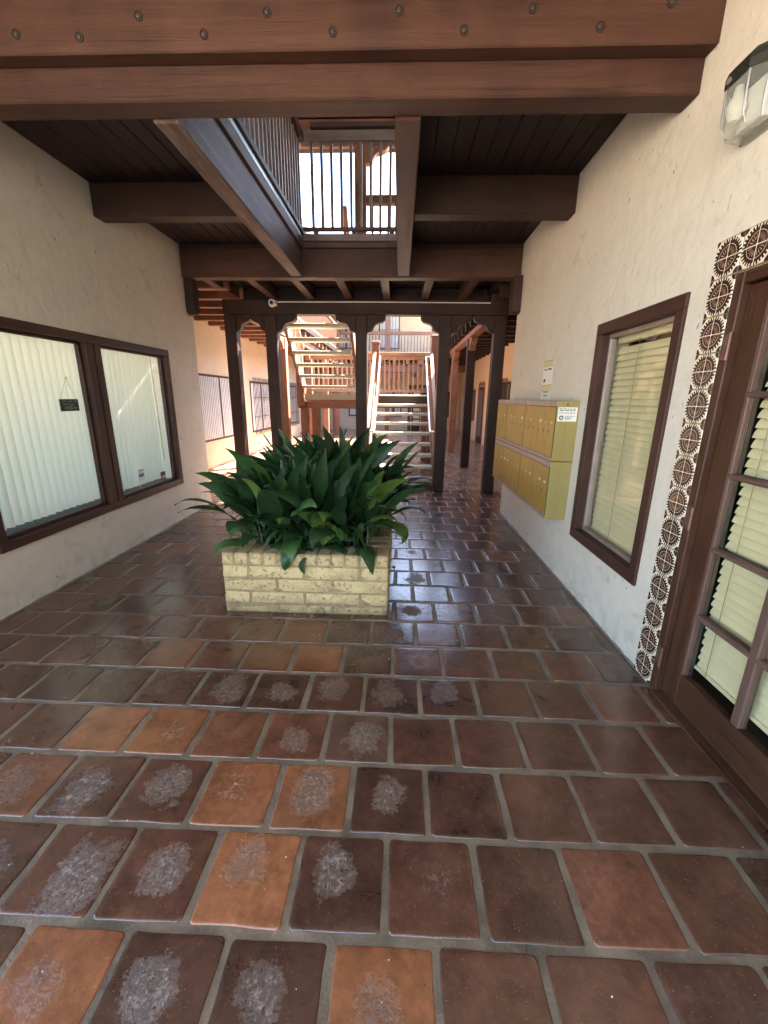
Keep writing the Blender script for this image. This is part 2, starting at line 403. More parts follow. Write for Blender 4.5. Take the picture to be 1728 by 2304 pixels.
def boxmesh(dx, dy, dz, bevel=.004, key=''):
    k = (round(dx, 4), round(dy, 4), round(dz, 4), bevel, key)
    if k in CACHE: return CACHE[k]
    bm = bmesh.new(); bmesh.ops.create_cube(bm, size=1)
    for v in bm.verts: v.co = Vector((v.co.x * dx, v.co.y * dy, v.co.z * dz))
    if bevel:
        bmesh.ops.bevel(bm, geom=list(bm.edges), offset=min(bevel, min(dx, dy, dz) * .3), segments=1, affect='EDGES', profile=.5)
    me = bpy.data.meshes.new('piece'); bm.to_mesh(me); bm.free(); CACHE[k] = me
    return me
def pick(mat, d):
    if isinstance(mat, dict): return mat['xyz'[max(range(3), key=lambda i: d[i])]]
    return mat
def box(name, p0, p1, mat, parent=None, bevel=.004, rot=None):
    lo = [min(a, b) for a, b in zip(p0, p1)]; hi = [max(a, b) for a, b in zip(p0, p1)]
    d = [h - l for l, h in zip(lo, hi)]
    mt = pick(mat, d)
    me = boxmesh(*d, bevel, mt.name)
    return link(name, me, mt, parent, [(l + h) / 2 for l, h in zip(lo, hi)], rot)
def meshobj(name, verts, faces, mat, parent=None, loc=(0, 0, 0), sm=None):
    me = bpy.data.meshes.new(name); me.from_pydata([tuple(v) for v in verts], [], faces); me.update()
    if sm: smooth(me, sm)
    return link(name, me, mat, parent, loc)
def recalc(me):
    bm = bmesh.new(); bm.from_mesh(me); bmesh.ops.recalc_face_normals(bm, faces=bm.faces); bm.to_mesh(me); bm.free()
def prism(name, pts, axis, a0, a1, mat, parent=None, loc=(0, 0, 0), bevel=.004, key=None):
    """outline pts (u,v) extruded along axis from a0 to a1; axis 'y': (u,v)->(x,z); 'x': (u,v)->(y,z); 'z': (u,v)->(x,y)"""
    kk = ('prism', key, axis, round(a0, 4), round(a1, 4)) if key else None
    mt = pick(mat, (1, 0, 0)) if isinstance(mat, dict) else mat
    if kk and kk in CACHE: return link(name, CACHE[kk], mt, parent, loc)
    f = {'y': lambda u, v, t: (u, t, v), 'x': lambda u, v, t: (t, u, v), 'z': lambda u, v, t: (u, v, t)}[axis]
    n = len(pts)
    V = [f(u, v, a0) for u, v in pts] + [f(u, v, a1) for u, v in pts]
    F = [list(range(n))[::-1], list(range(n, 2 * n))] + [[i, (i + 1) % n, n + (i + 1) % n, n + i] for i in range(n)]
    me = bpy.data.meshes.new(name); me.from_pydata(V, [], F); me.update(); recalc(me)
    if bevel:
        bm = bmesh.new(); bm.from_mesh(me)
        ed = [e for e in bm.edges if len(e.link_faces) == 2 and e.calc_face_angle(0) > R(60)]
        bmesh.ops.bevel(bm, geom=ed, offset=bevel, segments=1, affect='EDGES', profile=.5); bm.to_mesh(me); bm.free()
    if kk: CACHE[kk] = me
    return link(name, me, mt, parent, loc)
def tube(name, pts, r, mat, parent=None, seg=8, loc=None):
    pts = [Vector(p) for p in pts]; o = Vector(loc) if loc is not None else pts[0]
    V = []; F = []
    for i, p in enumerate(pts):
        t = (pts[min(i + 1, len(pts) - 1)] - pts[max(i - 1, 0)]).normalized()
        a = t.orthogonal().normalized() if i == 0 else (a - t * a.dot(t)).normalized()
        b_ = t.cross(a)
        for j in range(seg):
            an = 2 * math.pi * j / seg
            V.append(p - o + a * (r * math.cos(an)) + b_ * (r * math.sin(an)))
    for i in range(len(pts) - 1):
        for j in range(seg):
            F.append([i * seg + j, i * seg + (j + 1) % seg, (i + 1) * seg + (j + 1) % seg, (i + 1) * seg + j])
    F.append(list(range(seg))[::-1]); F.append([(len(pts) - 1) * seg + j for j in range(seg)])
    return meshobj(name, V, F, mat, parent, o, 50)
def lathe(name, prof, mat, parent=None, loc=(0, 0, 0), seg=20, axis='z', rot=None):
    V = []; F = []; n = len(prof)
    for r, h in prof:
        for j in range(seg):
            an = 2 * math.pi * j / seg; c, s = r * math.cos(an), r * math.sin(an)
            V.append({'z': (c, s, h), 'y': (c, h, s), 'x': (h, c, s)}[axis])
    for i in range(n - 1):
        for j in range(seg):
            F.append([i * seg + j, i * seg + (j + 1) % seg, (i + 1) * seg + (j + 1) % seg, (i + 1) * seg + j])
    F.append(list(range(seg))); F.append([(n - 1) * seg + j for j in range(seg)][::-1])
    o = meshobj(name, V, F, mat, parent, loc, 40); recalc(o.data); smooth(o.data, 40)
    if rot: o.rotation_euler = rot
    return o
def slope_board(name, x0, x1, y0, z0, y1, z1, depth, mat, parent):
    """board running from (y0,z0) to (y1,z1) (its top edge), hanging `depth` below, between x0 and x1"""
    cx, cy, cz = (x0 + x1) / 2, (y0 + y1) / 2, (z0 + z1) / 2
    L = math.hypot(y1 - y0, z1 - z0); an = math.atan2(z1 - z0, y1 - y0)
    mt = mat['y'] if isinstance(mat, dict) else mat
    me = boxmesh(abs(x1 - x0), L, depth, .004, mt.name)
    off = Vector((0, math.sin(an), -math.cos(an))) * depth / 2
    return link(name, me, mt, parent, Vector((cx, cy, cz)) + off, (an, 0, 0))
def wall_panel(name, xf, xb, ys, zs, holes, mat, parent=None, loc=(0, 0, 0), axis='x'):
    """slab between planes xf (face) and xb (back) over y0..y1, z0..z1 with rectangular holes (y0,y1,z0,z1)"""
    Y = sorted(set(ys + [h[0] for h in holes] + [h[1] for h in holes])); Z = sorted(set(zs + [h[2] for h in holes] + [h[3] for h in holes]))
    def inh(i, j):
        if i < 0 or j < 0 or i >= len(Y) - 1 or j >= len(Z) - 1: return True
        cy, cz = (Y[i] + Y[i + 1]) / 2, (Z[j] + Z[j + 1]) / 2
        return any(h[0] < cy < h[1] and h[2] < cz < h[3] for h in holes)
    V = []; idx = {}
    def vt(i, j, s):
        k = (i, j, s)
        if k not in idx:
            idx[k] = len(V); x = xf if s == 0 else xb
            V.append((x, Y[i], Z[j]) if axis == 'x' else (Y[i], x, Z[j]))
        return idx[k]
    F = []
    for i in range(len(Y) - 1):
        for j in range(len(Z) - 1):
            if inh(i, j): continue
            for s in (0, 1): F.append([vt(i, j, s), vt(i + 1, j, s), vt(i + 1, j + 1, s), vt(i, j + 1, s)])
            for (a, b_, c, d) in ((i - 1, j, (i, j), (i, j + 1)), (i + 1, j, (i + 1, j), (i + 1, j + 1)), (i, j - 1, (i, j), (i + 1, j)), (i, j + 1, (i, j + 1), (i + 1, j + 1))):
                if inh(a, b_): F.append([vt(*c, 0), vt(*d, 0), vt(*d, 1), vt(*c, 1)])
    me = bpy.data.meshes.new(name); me.from_pydata(V, [], F); me.update(); recalc(me)
    return link(name, me, mat, parent, loc)
def text(name, s, size, mat, parent, loc, rot, ext=.0004):
    cu = bpy.data.curves.new('t', 'FONT'); cu.body = s; cu.size = size; cu.extrude = ext; cu.align_x = 'LEFT'; cu.resolution_u = 2
    tmp = bpy.data.objects.new('t', cu); COL.objects.link(tmp)
    me = bpy.data.meshes.new_from_object(tmp.evaluated_get(bpy.context.evaluated_depsgraph_get()))
    bpy.data.objects.remove(tmp); bpy.data.curves.remove(cu)
    me.materials.clear()
    return link(name, me, mat, parent, loc, rot)

RW, LW = 1.49, -2.87
CLX, CRX = -4.28, 2.95          # courtyard walls left / right
DY = 5.88                        # front of the last beam
PY = 7.22                        # front of the post row
FY = 21.6                        # far facade

# ------------------------------------------------------------------ ground and floor
gr = meshobj('ground', [(-300, -300, 0), (300, -300, 0), (300, 300, 0), (-300, 300, 0)], [[0, 1, 2, 3]], M['ground'], None, (0, 0, -.06)); struct(gr)
fl = box('floor', (-5.6, -2.2, -.05), (4.2, 21.7, -.0042), M['grout'], None, 0); struct(fl)

TP, TX = .312, .314
def tile_mesh(w, h, seed):
    rnd = random.Random(seed); V = []; F = []
    hw, hh = w / 2, h / 2; rad = min(rnd.choice((.012, .016, .022)), hw * .6, hh * .6)
    jit = [rnd.uniform(-.002, .002) for _ in range(8)]
    ring = []
    for ci, (sx, sy, a0) in enumerate(((1, 1, 0), (-1, 1, 90), (-1, -1, 180), (1, -1, 270))):
        for t in (0, 30, 60, 90):
            rr_ = rad * (1 + rnd.uniform(-.35, .5))
            an = R(a0 + t); ring.append((sx * (hw - rad) + rad * math.cos(an) + jit[ci], sy * (hh - rad) + rad * math.sin(an) + jit[ci + 4]))
        nx_, ny_ = ((-1, 1), (-1, -1), (1, -1), (1, 1))[ci]
        for tt in (.22, .5, .78):
            jx, jy = rnd.uniform(-.0028, .0022), rnd.uniform(-.0028, .0022)
            if ci % 2 == 0: ring.append((sx * (hw - rad) * (1 - 2 * tt), sy * hh + jy * sy))
            else: ring.append((sx * hw + jx * sx, sy * (hh - rad) * (1 - 2 * tt)))
    n = len(ring)
    def lay(ins, z):
        st = len(V)
        for x, y in ring: V.append((x * (1 - ins / hw), y * (1 - ins / hh), z + rnd.uniform(-.0003, .0003)))
        return st
    a = lay(0, -.02); b_ = lay(.001, -.0034); c = lay(.0035, -.0008); d = lay(.007, .0); e_ = lay(.020, .0)
    for p, q in ((a, b_), (b_, c), (c, d), (d, e_)):
        for i in range(n): F.append([p + i, p + (i + 1) % n, q + (i + 1) % n, q + i])
    V.append((0, 0, .0002)); ce = len(V) - 1
    for i in range(n): F.append([e_ + i, e_ + (i + 1) % n, ce])
    return V, F
TILES = {}
def tile_me(w, h, var):
    k = (round(w, 3), round(h, 3), var)
    if k not in TILES:
        V, F = tile_mesh(w, h, hash(k) % 9999)
        me = bpy.data.meshes.new('tile'); me.from_pydata(V, [], F); me.update(); smooth(me, 60); me.materials.append(M['tile']); TILES[k] = me
    return TILES[k]
ORG, ORB, BRD, DRK, RUST = (.25, .095, .040), (.165, .066, .033), (.102, .044, .027), (.072, .033, .022), (.15, .053, .026)
SPECIAL = {(0, -4): (ORG, .15), (0, -3): (DRK, 1), (0, -2): (DRK, .85), (0, -1): (ORG, .45), (0, 0): (BRD, 0),
           (1, -5): (DRK, .15), (1, -4): (BRD, .9), (1, -3): (BRD, 1), (1, -2): ((.31, .12, .052), .4), (1, -1): (DRK, 1), (1, 0): (BRD, .08),
           (2, -6): (ORB, .25), (2, -5): (BRD, .85), (2, -4): (BRD, .85), (2, -3): ((.26, .10, .045), .1), (2, -2): ((.25, .10, .045), .8), (2, -1): (DRK, .95),
           (3, -5): (ORG, .05), (3, -4): ((.26, .10, .04), .1), (3, -3): (ORB, .05), (3, -2): ((.15, .06, .035), .4), (3, -1): ((.12, .065, .045), 1),
           (4, -4): (DRK, .5), (4, -3): (DRK, .6), (4, -2): (BRD, .45), (4, -1): (DRK, .5), (4, 0): (DRK, .35),
           (5, -5): (ORB, 0), (5, -3): (RUST, 0), (5, -2): ((.20, .068, .028), 0), (5, -1): (DRK, .2), (6, -3): (RUST, 0), (6, -1): (DRK, .3), (6, -2): (DRK, .25)}
PX0, PX1, PY0, PY1 = -1.31, -.06, 2.82, 4.80      # planter footprint
trnd = random.Random(11); farV, farF = [], []; n_obj = 0
cand = []
for r in range(-9, 67):
    y0 = .558 + TP * r; y1 = y0 + TP
    off = -.015 if r % 2 else .141
    xa, xb = (LW, RW) if y1 < 6.0 else (CLX, CRX)
    for i in range(-16, 12):
        x0, x1 = off + i * TX, off + (i + 1) * TX
        if x1 < xa + .05 or x0 > xb - .05: continue
        x0, x1 = max(x0, xa + .004), min(x1, xb - .004)
        if x1 - x0 < .06: continue
        if x0 > PX0 and x1 < PX1 and y0 > PY0 and y1 < PY1: continue
        near = r >= 0 and (y1 < 5.95 or (y1 < 7.8 and x1 > -.7))
        cand.append((r, i, x0, x1, y0, y1, near))
for (r, i, x0, x1, y0, y1, near) in cand:
    w, h = x1 - x0 - .021, y1 - y0 - .021
    cx, cy = (x0 + x1) / 2 + trnd.uniform(-.003, .003), (y0 + y1) / 2 + trnd.uniform(-.003, .003)
    zj = trnd.uniform(-.0015, .0015); rz = R(trnd.uniform(-.7, .7))
    if near and n_obj < 299:
        n_obj += 1
        o = link('tile', tile_me(w, h, trnd.randrange(4)), None, fl, (cx, cy, zj), (R(trnd.uniform(-.25, .25)), R(trnd.uniform(-.25, .25)), rz))
        if (r, i) in SPECIAL: colr, cr = SPECIAL[(r, i)]
        else:
            t = trnd.random(); colr = BRD if t < .6 else DRK if t < .9 else (.15, .058, .032)
            if cx < -1.2: colr = tuple(c * .92 for c in colr)
            k = trnd.uniform(.85, 1.15); colr = tuple(c * k for c in colr); cr = .0 if trnd.random() < .8 or cx > .2 else trnd.uniform(.1, .3)
            if cy > 4 and trnd.random() < .2: colr = RUST
        o.color = (*colr, cr)
    else:
        V, F = tile_mesh(w, h, trnd.randrange(9999)); st = len(farV)
        c, s = math.cos(rz), math.sin(rz)
        farV += [(cx + x * c - y * s, cy + x * s + y * c, z + zj) for x, y, z in V]; farF += [[q + st for q in f] for f in F]
o = meshobj('far_tiles', farV, farF, M['tile_far'], fl, wloc(fl)); o.location = -wloc(fl) * 1.0; o['kind'] = 'stuff'; smooth(o.data, 60)

# ------------------------------------------------------------------ foyer walls
WTOP = 5.45
rwin = (2.42, 3.43, .484, 2.146); dro = (1.02, 2.11, .0, 2.15)
t = thing('stucco_wall', 'cream troweled stucco wall holding the mailboxes, blind window and glazed door', 'wall', (RW, 2, 0))
wall_panel('wall_face', 0, .22, [-9.5, 3.9], [0, WTOP], [(rwin[0] - 2 + .03, rwin[1] - 2 - .03, rwin[2] + .03, rwin[3] - .03), (dro[0] - 2, dro[1] - 2, -.001, dro[3])], M['stucco'], t, (RW, 2, 0))  # unseen stretch behind the camera added to shade the left wall
wall_panel('return_wall', 5.9 - .22, 5.9 - .002, [RW + .22, CRX + .2], [0, WTOP], [], M['stucco_bounce'], t, (0, 0, 0), 'y')
# unseen offices behind the openings, the right one dim
def room(parent, x0, x1, y0, y1, z1, openx, mat='darkroom', back=True):
    V = [(x0, y0, .01), (x1, y0, .01), (x1, y1, .01), (x0, y1, .01), (x0, y0, z1), (x1, y0, z1), (x1, y1, z1), (x0, y1, z1)]
    F = [[0, 1, 2, 3], [4, 5, 6, 7], [0, 1, 5, 4], [2, 3, 7, 6]] + ([] if not back else [[1, 2, 6, 5]] if openx == x0 else [[0, 3, 7, 4]])
    p = wloc(parent); return meshobj('room_lining', [(a - p.x, b_ - p.y, c - p.z) for a, b_, c in V], F, M[mat], parent, p)
room(t, RW + .23, RW + 2.6, 1.0, 4.6, 2.7, RW + .23)
lwin = (2.69, 5.30, .478, 2.13)
t = thing('stucco_wall', 'cream stucco wall with the wide vertical-blind window in it', 'wall', (LW, 3, 0))
wall_panel('wall_face', 0, -.22, [-1.6, 3.07], [0, WTOP], [(lwin[0] - 3 + .03, lwin[1] - 3 - .03, lwin[2] + .03, lwin[3] - .03)], M['stucco'], t, (LW, 3, 0))
wall_panel('return_wall', 6.07 - .22, 6.07 - .002, [CLX - .2, LW - .22], [0, WTOP], [], M['stucco_bounce'], t, (0, 0, 0), 'y')
room(t, LW - 2.6, LW - .23, 2.2, 5.6, 2.7, LW - .23, 'white_wall', False)  # white lining with its back left open, added to backlight the vanes
box('low_light_block', (LW - 2.6, 2.2, .0), (LW - 2.5, 5.6, 1.0), M['darkroom'], t, 0)  # unseen, added to hold back light from the open back

# ------------------------------------------------------------------ beams over the foyer
def beam(label, p0, p1, mat, bevel=.008, name='ceiling_beam'):
    o = box(name, p0, p1, mat, None, bevel); return tag(o, label, 'beam')
bt = thing('bolted_beam', 'nearest overhead brown plank with a zigzag row of bolt holes', 'beam', (-.69, 2.60, 3.252))
box('plank', (LW, 2.56, 3.252), (RW, 2.648, 3.62), M['wood'], bt, .006)
for bx, bz in ((-2.6, 3.32), (-2.28, 3.40), (-1.961, 3.335), (-1.64, 3.319), (-1.327, 3.397), (-1.008, 3.321), (-.688, 3.401), (-.367, 3.322), (-.045, 3.397), (.271, 3.318), (.591, 3.396), (.919, 3.322), (1.236, 3.407)):
    q = lathe('bolt', [(.023, 0), (.023, -.003), (.017, -.0035), (.015, -.001), (.0005, -.001)], M['wood_dark']['y'], bt, (bx, 2.5598, bz), 16, 'y')
    lathe('bolt_head', [(.011, 0), (.011, -.004), (.008, -.006), (.0005, -.006)], M['iron'], q, (bx, 2.5590, bz), 8, 'y')
beam('thick brown beam under the bolted plank, nearest of the full beams', (LW, 2.65, 3.105), (RW, 2.80, 3.60), M['wood'])
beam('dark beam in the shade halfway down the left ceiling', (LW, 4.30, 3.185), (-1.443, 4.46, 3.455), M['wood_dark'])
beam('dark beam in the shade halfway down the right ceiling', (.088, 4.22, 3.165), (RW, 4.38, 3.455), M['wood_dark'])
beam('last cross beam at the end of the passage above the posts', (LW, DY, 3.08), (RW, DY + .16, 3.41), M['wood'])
beam('weathered beam along the left edge of the ceiling opening', (-1.44, 2.802, 3.092), (-1.29, DY - .002, 3.40), M['wood_worn'])
beam('upright brown beam along the right edge of the ceiling opening', (-.066, 2.802, 3.092), (.085, DY - .002, 3.62), M['wood'])
# boarded ceiling
ce = thing('ceiling', 'dark boarded ceiling beside the opening', 'ceiling', (-.6, 4.3, 3.455)); struct(ce)
def boards(xa, xb):
    n = round((xb - xa) / .142); w = (xb - xa) / n
    for k in range(n):
        box('board', (xa + k * w + .003, 2.80, 3.455 + random.uniform(0, .002)), (xa + (k + 1) * w - .003, DY, 3.478), M['wood_board'], ce, .004)
boards(LW, -1.44); boards(.085, RW)
box('deck', (LW, 2.56, 3.482), (-1.46, DY, 3.56), M['roof'], ce, 0); box('deck', (.09, 2.56, 3.482), (RW, DY, 3.56), M['roof'], ce, 0)
for a_, b2 in ((LW, -1.445), (.09, RW)): box('end_filler', (a_, DY + .01, 3.412), (b2, DY + .12, 3.60), M['wood_dark'], ce, 0)
# upper storey roof, and an unseen lid added to cut light from behind
rf = thing('upper_roof', 'flat timber roof over the upper storey walkway', 'roof', (0, 5, 5.5))
box('roof_slab', (-5.4, -2.2, 5.47), (4.1, 8.1, 5.62), M['wood_dark'], rf, .01)
pc = thing('skylight_lid', 'unseen lid added in front of the bolted plank to cut skylight', 'ceiling', (-.7, 1, 3.7)); struct(pc)
box('lid_slab', (-4.5, -2.2, 3.66), (RW, 2.56, 3.76), M['stucco'], pc, 0)  # out of view, placed to darken the foreground

# opening edge: fascia, flashing, slatted railing on the left
er = thing('opening_railing', 'slatted railing running along the left edge of the ceiling opening', 'railing', (-1.27, 4.4, 3.4))
box('fascia', (-1.318, 2.80, 3.402), (-1.262, DY, 3.50), M['wood_worn'], er)
box('flashing', (-1.300, 2.80, 3.502), (-1.262, DY, 3.545), M['flash'], er, .002)
box('bottom_rail', (-1.31, 2.80, 3.547), (-1.235, DY, 3.60), M['wood_dark'], er)
box('top_rail', (-1.32, 2.80, 4.52), (-1.21, DY, 4.60), M['wood'], er)
for k in range(25):
    y = 2.86 + k * .121
    box('baluster', (-1.29, y, 3.60), (-1.252, y + .038, 4.52), M['wood_flare'], er, .003)
fr = thing('opening_railing', 'flare-paled baluster railing across the far end of the ceiling opening, white sky behind', 'railing', (-.68, DY, 3.4))
box('fascia', (-1.258, DY - .02, 3.412), (-.068, DY + .06, 3.475), M['wood_worn'], fr)
box('ledge', (-1.262, DY - .05, 3.477), (-.068, DY + .10, 3.555), M['wood_flare'], fr)
box('bottom_rail', (-1.262, DY + .0, 3.605), (-.068, DY + .05, 3.645), M['wood_worn'], fr)
box('top_rail', (-1.258, DY - .03, 4.525), (-.068, DY + .10, 4.63), M['wood_flare'], fr)
box('cap_rail', (-1.13, DY - .05, 4.65), (-.10, DY + .12, 4.70), M['wood_worn'], fr)
for k in range(9):
    x = -1.13 + .1192 * k
    box('baluster', (x - .017, DY + .005, 3.647), (x + .017, DY + .04, 4.523), M['wood_flare'], fr, .003)
for x in (-1.1, -.62, -.15): box('block', (x - .03, DY + .003, 3.557), (x + .03, DY + .045, 3.603), M['wood_worn'], fr)

# ------------------------------------------------------------------ canopy, lintel, posts
cp = thing('canopy', 'dark canopy of rafters between the last beam and the post row', 'canopy', (-.6, 6.6, 3.1))
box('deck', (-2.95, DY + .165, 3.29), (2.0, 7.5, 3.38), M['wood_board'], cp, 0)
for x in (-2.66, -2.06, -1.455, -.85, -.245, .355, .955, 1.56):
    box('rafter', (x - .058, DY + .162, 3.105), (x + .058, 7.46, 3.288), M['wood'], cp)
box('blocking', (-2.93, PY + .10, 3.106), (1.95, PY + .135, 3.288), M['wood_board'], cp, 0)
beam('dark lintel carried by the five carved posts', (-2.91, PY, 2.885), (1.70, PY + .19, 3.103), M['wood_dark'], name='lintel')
BR = [(0, 0), (.33, 0), (.33, -.035), (.322, -.06), (.305, -.08), (.28, -.097), (.25, -.108), (.215, -.116), (.18, -.125), (.15, -.138), (.128, -.157), (.113, -.18), (.102, -.205), (.085, -.228), (.06, -.245), (.03, -.255), (0, -.26)]
posts = [(-2.81, 'dark carved post at the left end of the row, nearest the left wall', 0, .235),
         (-2.14, 'dark carved post with the white camera above it, second from left', .235, .32),
         (-.66, 'dark carved post between the two stair flights, behind the plant', .32, .30),
         (.70, 'dark carved post at the right foot of the stairs', .30, .332),
         (1.58, 'dark carved post beside the mailboxes, rightmost of the row', .332, 0)]
for x, lab, bl, brr in posts:
    p = thing('carved_post', lab, 'post', (x, PY + .095, 0), 'row of carved posts')
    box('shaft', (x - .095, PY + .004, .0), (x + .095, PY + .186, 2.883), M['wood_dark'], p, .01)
    for s, L in ((-1, bl), (1, brr)):
        if not L: continue
        pts = [(s * (.096 + u * L / .33), v) for u, v in BR]
        prism('bracket', pts, 'y', -.075, .065, M['wood_dark'], p, (x, PY + .095, 2.882), .004)
p = thing('base_block', 'short timber block at the foot of the rightmost carved post', 'block', (1.6, PY - .03, 0))
box('block', (1.50, PY - .05, 0.0), (1.66, PY - .002, .30), M['wood_dark'], p, .012)
for x0, x1, lab, y in ((LW + .004, LW + .115, 'dark end corbel under the last beam on the left wall', 5.95), (RW - .115, RW - .004, 'dark end corbel under the last beam on the right wall', 5.80)):
    pts = [(0, 0), (.16, 0), (.16, -.34), (.15, -.39), (.12, -.42), (.07, -.44), (.03, -.435), (0, -.41)]
    o = prism('wall_corbel', pts, 'x', -(x1 - x0) / 2, (x1 - x0) / 2, M['wood_dark']['z'], None, ((x0 + x1) / 2, y - .05, 3.079), .006); tag(o, lab, 'corbel')

# security camera and its conduit
sc = thing('security_camera', 'small white dome security camera on the dark lintel', 'camera', (-2.06, PY - .05, 3.03))
box('bracket', (-2.075, PY - .04, 3.00), (-2.005, PY - .002, 3.085), M['white'], sc, .006)
lathe('shell', [(.004, 0), (.05, 0), (.062, -.02), (.062, -.045), (.05, -.07), (.038, -.078), (.03, -.072), (.002, -.06)], M['white'], sc, (-2.072, PY - .035, 3.035), 24, 'y')
lathe('lens', [(.028, 0), (.026, -.012), (.016, -.020), (.001, -.024)], M['black'], sc, (-2.072, PY - .103, 3.035), 18, 'y')
o = tube('conduit', [(-2.0, PY - .008, 3.062), (-.5, PY - .008, 3.066), (.9, PY - .008, 3.060), (1.74, PY - .008, 3.058)], .008, M['white'])
tag(o, 'thin pale conduit running along the top of the lintel', 'conduit')

# ------------------------------------------------------------------ brick planter
pl = thing('planter', 'yellow painted slump-block planter in the middle of the tiled floor', 'planter', (-.685, 3.8, 0))
def brick_mesh(dx, dy, dz, seed):
    k = ('brick', round(dx, 3), round(dy, 3), round(dz, 3), seed)
    if k in CACHE: return CACHE[k]
    rnd = random.Random(seed * 7 + 1); bm = bmesh.new(); bmesh.ops.create_cube(bm, size=1)
    for v in bm.verts: v.co = Vector((v.co.x * dx, v.co.y * dy, v.co.z * dz))
    bmesh.ops.bevel(bm, geom=list(bm.edges), offset=.011, segments=2, affect='EDGES', profile=.55)
    for v in bm.verts: v.co += Vector((rnd.uniform(-1, 1), rnd.uniform(-1, 1), rnd.uniform(-1, 1))) * .0036
    me = bpy.data.meshes.new('brick'); bm.to_mesh(me); bm.free(); smooth(me, 50); CACHE[k] = me; return me
def brick(x0, x1, y0, y1, z0, z1):
    g_ = .005
    link('brick', brick_mesh(x1 - x0 - 2 * g_, y1 - y0 - 2 * g_, z1 - z0 - 2 * g_, random.randrange(3)), M['brick'], pl, ((x0 + x1) / 2 + random.uniform(-.002, .002), (y0 + y1) / 2 + random.uniform(-.003, .003), (z0 + z1) / 2))
TH = .20
zc = [0, .072, .175, .28, .386]
for k in range(4):
    z0, z1 = zc[k], zc[k + 1]
    cuts = ([PX0, -1.11, -.695, -.275, PX1] if k in (1, 3) else [PX0, -.90, -.48, PX1])
    for a, b_ in zip(cuts, cuts[1:]): brick(a, b_, PY0, PY0 + TH, z0, z1); brick(a, b_, PY1 - TH, PY1, z0, z1)
    ya = PY0 + TH + (.0 if k % 2 else .21) ; ys = [PY0 + TH] + ([ya] if ya > PY0 + TH + .01 else [])
    while ys[-1] + .42 < PY1 - TH - .08: ys.append(ys[-1] + .42)
    ys.append(PY1 - TH)
    for a, b_ in zip(ys, ys[1:]): brick(PX0, PX0 + TH, a, b_, z0, z1); brick(PX1 - TH, PX1, a, b_, z0, z1)
hx = [PX0, -1.215, -1.104, -.999, -.895, -.791, -.689, -.590, -.489, -.382, -.276, -.160, PX1]
for a, b_ in zip(hx, hx[1:]): brick(a, b_, PY0, PY0 + TH, .386, .49); brick(a, b_, PY1 - TH, PY1, .386, .49)
n = 15; w = (PY1 - PY0 - 2 * TH) / n
for k in range(n):
    for xa in (PX0, PX1 - TH): brick(xa, xa + TH, PY0 + TH + k * w, PY0 + TH + (k + 1) * w, .386, .49)
for nme, a, b_ in (('mortar_core', (PX0 + .008, PY0 + .008, .0), (PX1 - .008, PY0 + TH - .008, .480)), ('mortar_core', (PX0 + .008, PY1 - TH + .008, 0), (PX1 - .008, PY1 - .008, .480)),
                   ('mortar_core', (PX0 + .008, PY0 + TH - .006, 0), (PX0 + TH - .008, PY1 - TH + .006, .480)), ('mortar_core', (PX1 - TH + .008, PY0 + TH - .006, 0), (PX1 - .008, PY1 - TH + .006, .480))):
    box(nme, a, b_, M['mortar'], pl, 0)
box('soil', (PX0 + TH - .02, PY0 + TH - .02, .05), (PX1 - TH + .02, PY1 - TH + .02, .40), M['soil'], pl, 0)

# ------------------------------------------------------------------ cast-iron plant
def leaf_mesh(L, wd, arch, pet, twist, seed, fold=.35):
    """petiole then a lanceolate blade, growing up from the origin and bending towards +x"""
    rnd = random.Random(seed); V = []; F = []; UV = []
    n = 11; th = 0.10 + arch * .12; p = Vector((0, 0, 0)); path = []
    steps = 6
    for i in range(steps + 1):
        path.append((p.copy(), th)); p = p + Vector((math.sin(th), 0, math.cos(th))) * pet / steps; th += arch * .05
    # petiole: slim 4-sided tube
    st = 0
    for i, (q, t) in enumerate(path):
        r = .0055 - .0015 * i / steps; nx = Vector((math.cos(t), 0, -math.sin(t))); ny = Vector((0, 1, 0))
        for a_, b_ in ((1, 0), (0, 1), (-1, 0), (0, -1)): V.append(q + nx * r * a_ + ny * r * b_); UV.append((.02, .5))
    for i in range(steps):
        for j in range(4): F.append([i * 4 + j, i * 4 + (j + 1) % 4, (i + 1) * 4 + (j + 1) % 4, (i + 1) * 4 + j])
    q = path[-1][0]; base = len(V); ph = rnd.uniform(0, 6); sway = rnd.uniform(-.25, .25)
    for i in range(n + 1):
        u = i / n
        w_ = wd * (math.sin(math.pi * min(1, u ** .72 * .985 + .015)) ** .85) * (1 if u < .97 else .6) + .002
        t = th + arch * (.25 * u + .95 * u * u); tw = twist * u
        nx = Vector((math.cos(t), 0, -math.sin(t))); ax = Vector((math.sin(t), 0, math.cos(t)))
        side = Vector((0, 1, 0)) * math.cos(tw) + nx * math.sin(tw); nor = nx * math.cos(tw) - Vector((0, 1, 0)) * math.sin(tw)
        sh = Vector((0, sway * u * u * L * .5, 0))
        for j, s in enumerate((-1, -.55, 0, .55, 1)):
            lift = -fold * w_ * .5 * (abs(s) ** 1.5) * (1 if True else 0) + .006 * math.sin(ph + u * 9 + s * 2) * abs(s)
            V.append(q + sh + side * (s * w_ / 2) - nor * lift); UV.append((u, .5 + s * .5))
        q = q + ax * L / n
    for i in range(n):
        for j in range(4):
            a_ = base + i * 5 + j; F.append([a_, a_ + 1, a_ + 6, a_ + 5])
    me = bpy.data.meshes.new('leaf'); me.from_pydata([tuple(v) for v in V], [], F); me.update(); smooth(me, 80)
    uvl = me.uv_layers.new(name='UVMap')
    for lp in me.loops: uvl.data[lp.index].uv = UV[lp.vertex_index]
    me.materials.append(M['leaf']); return me
LM = []
lr = random.Random(5)
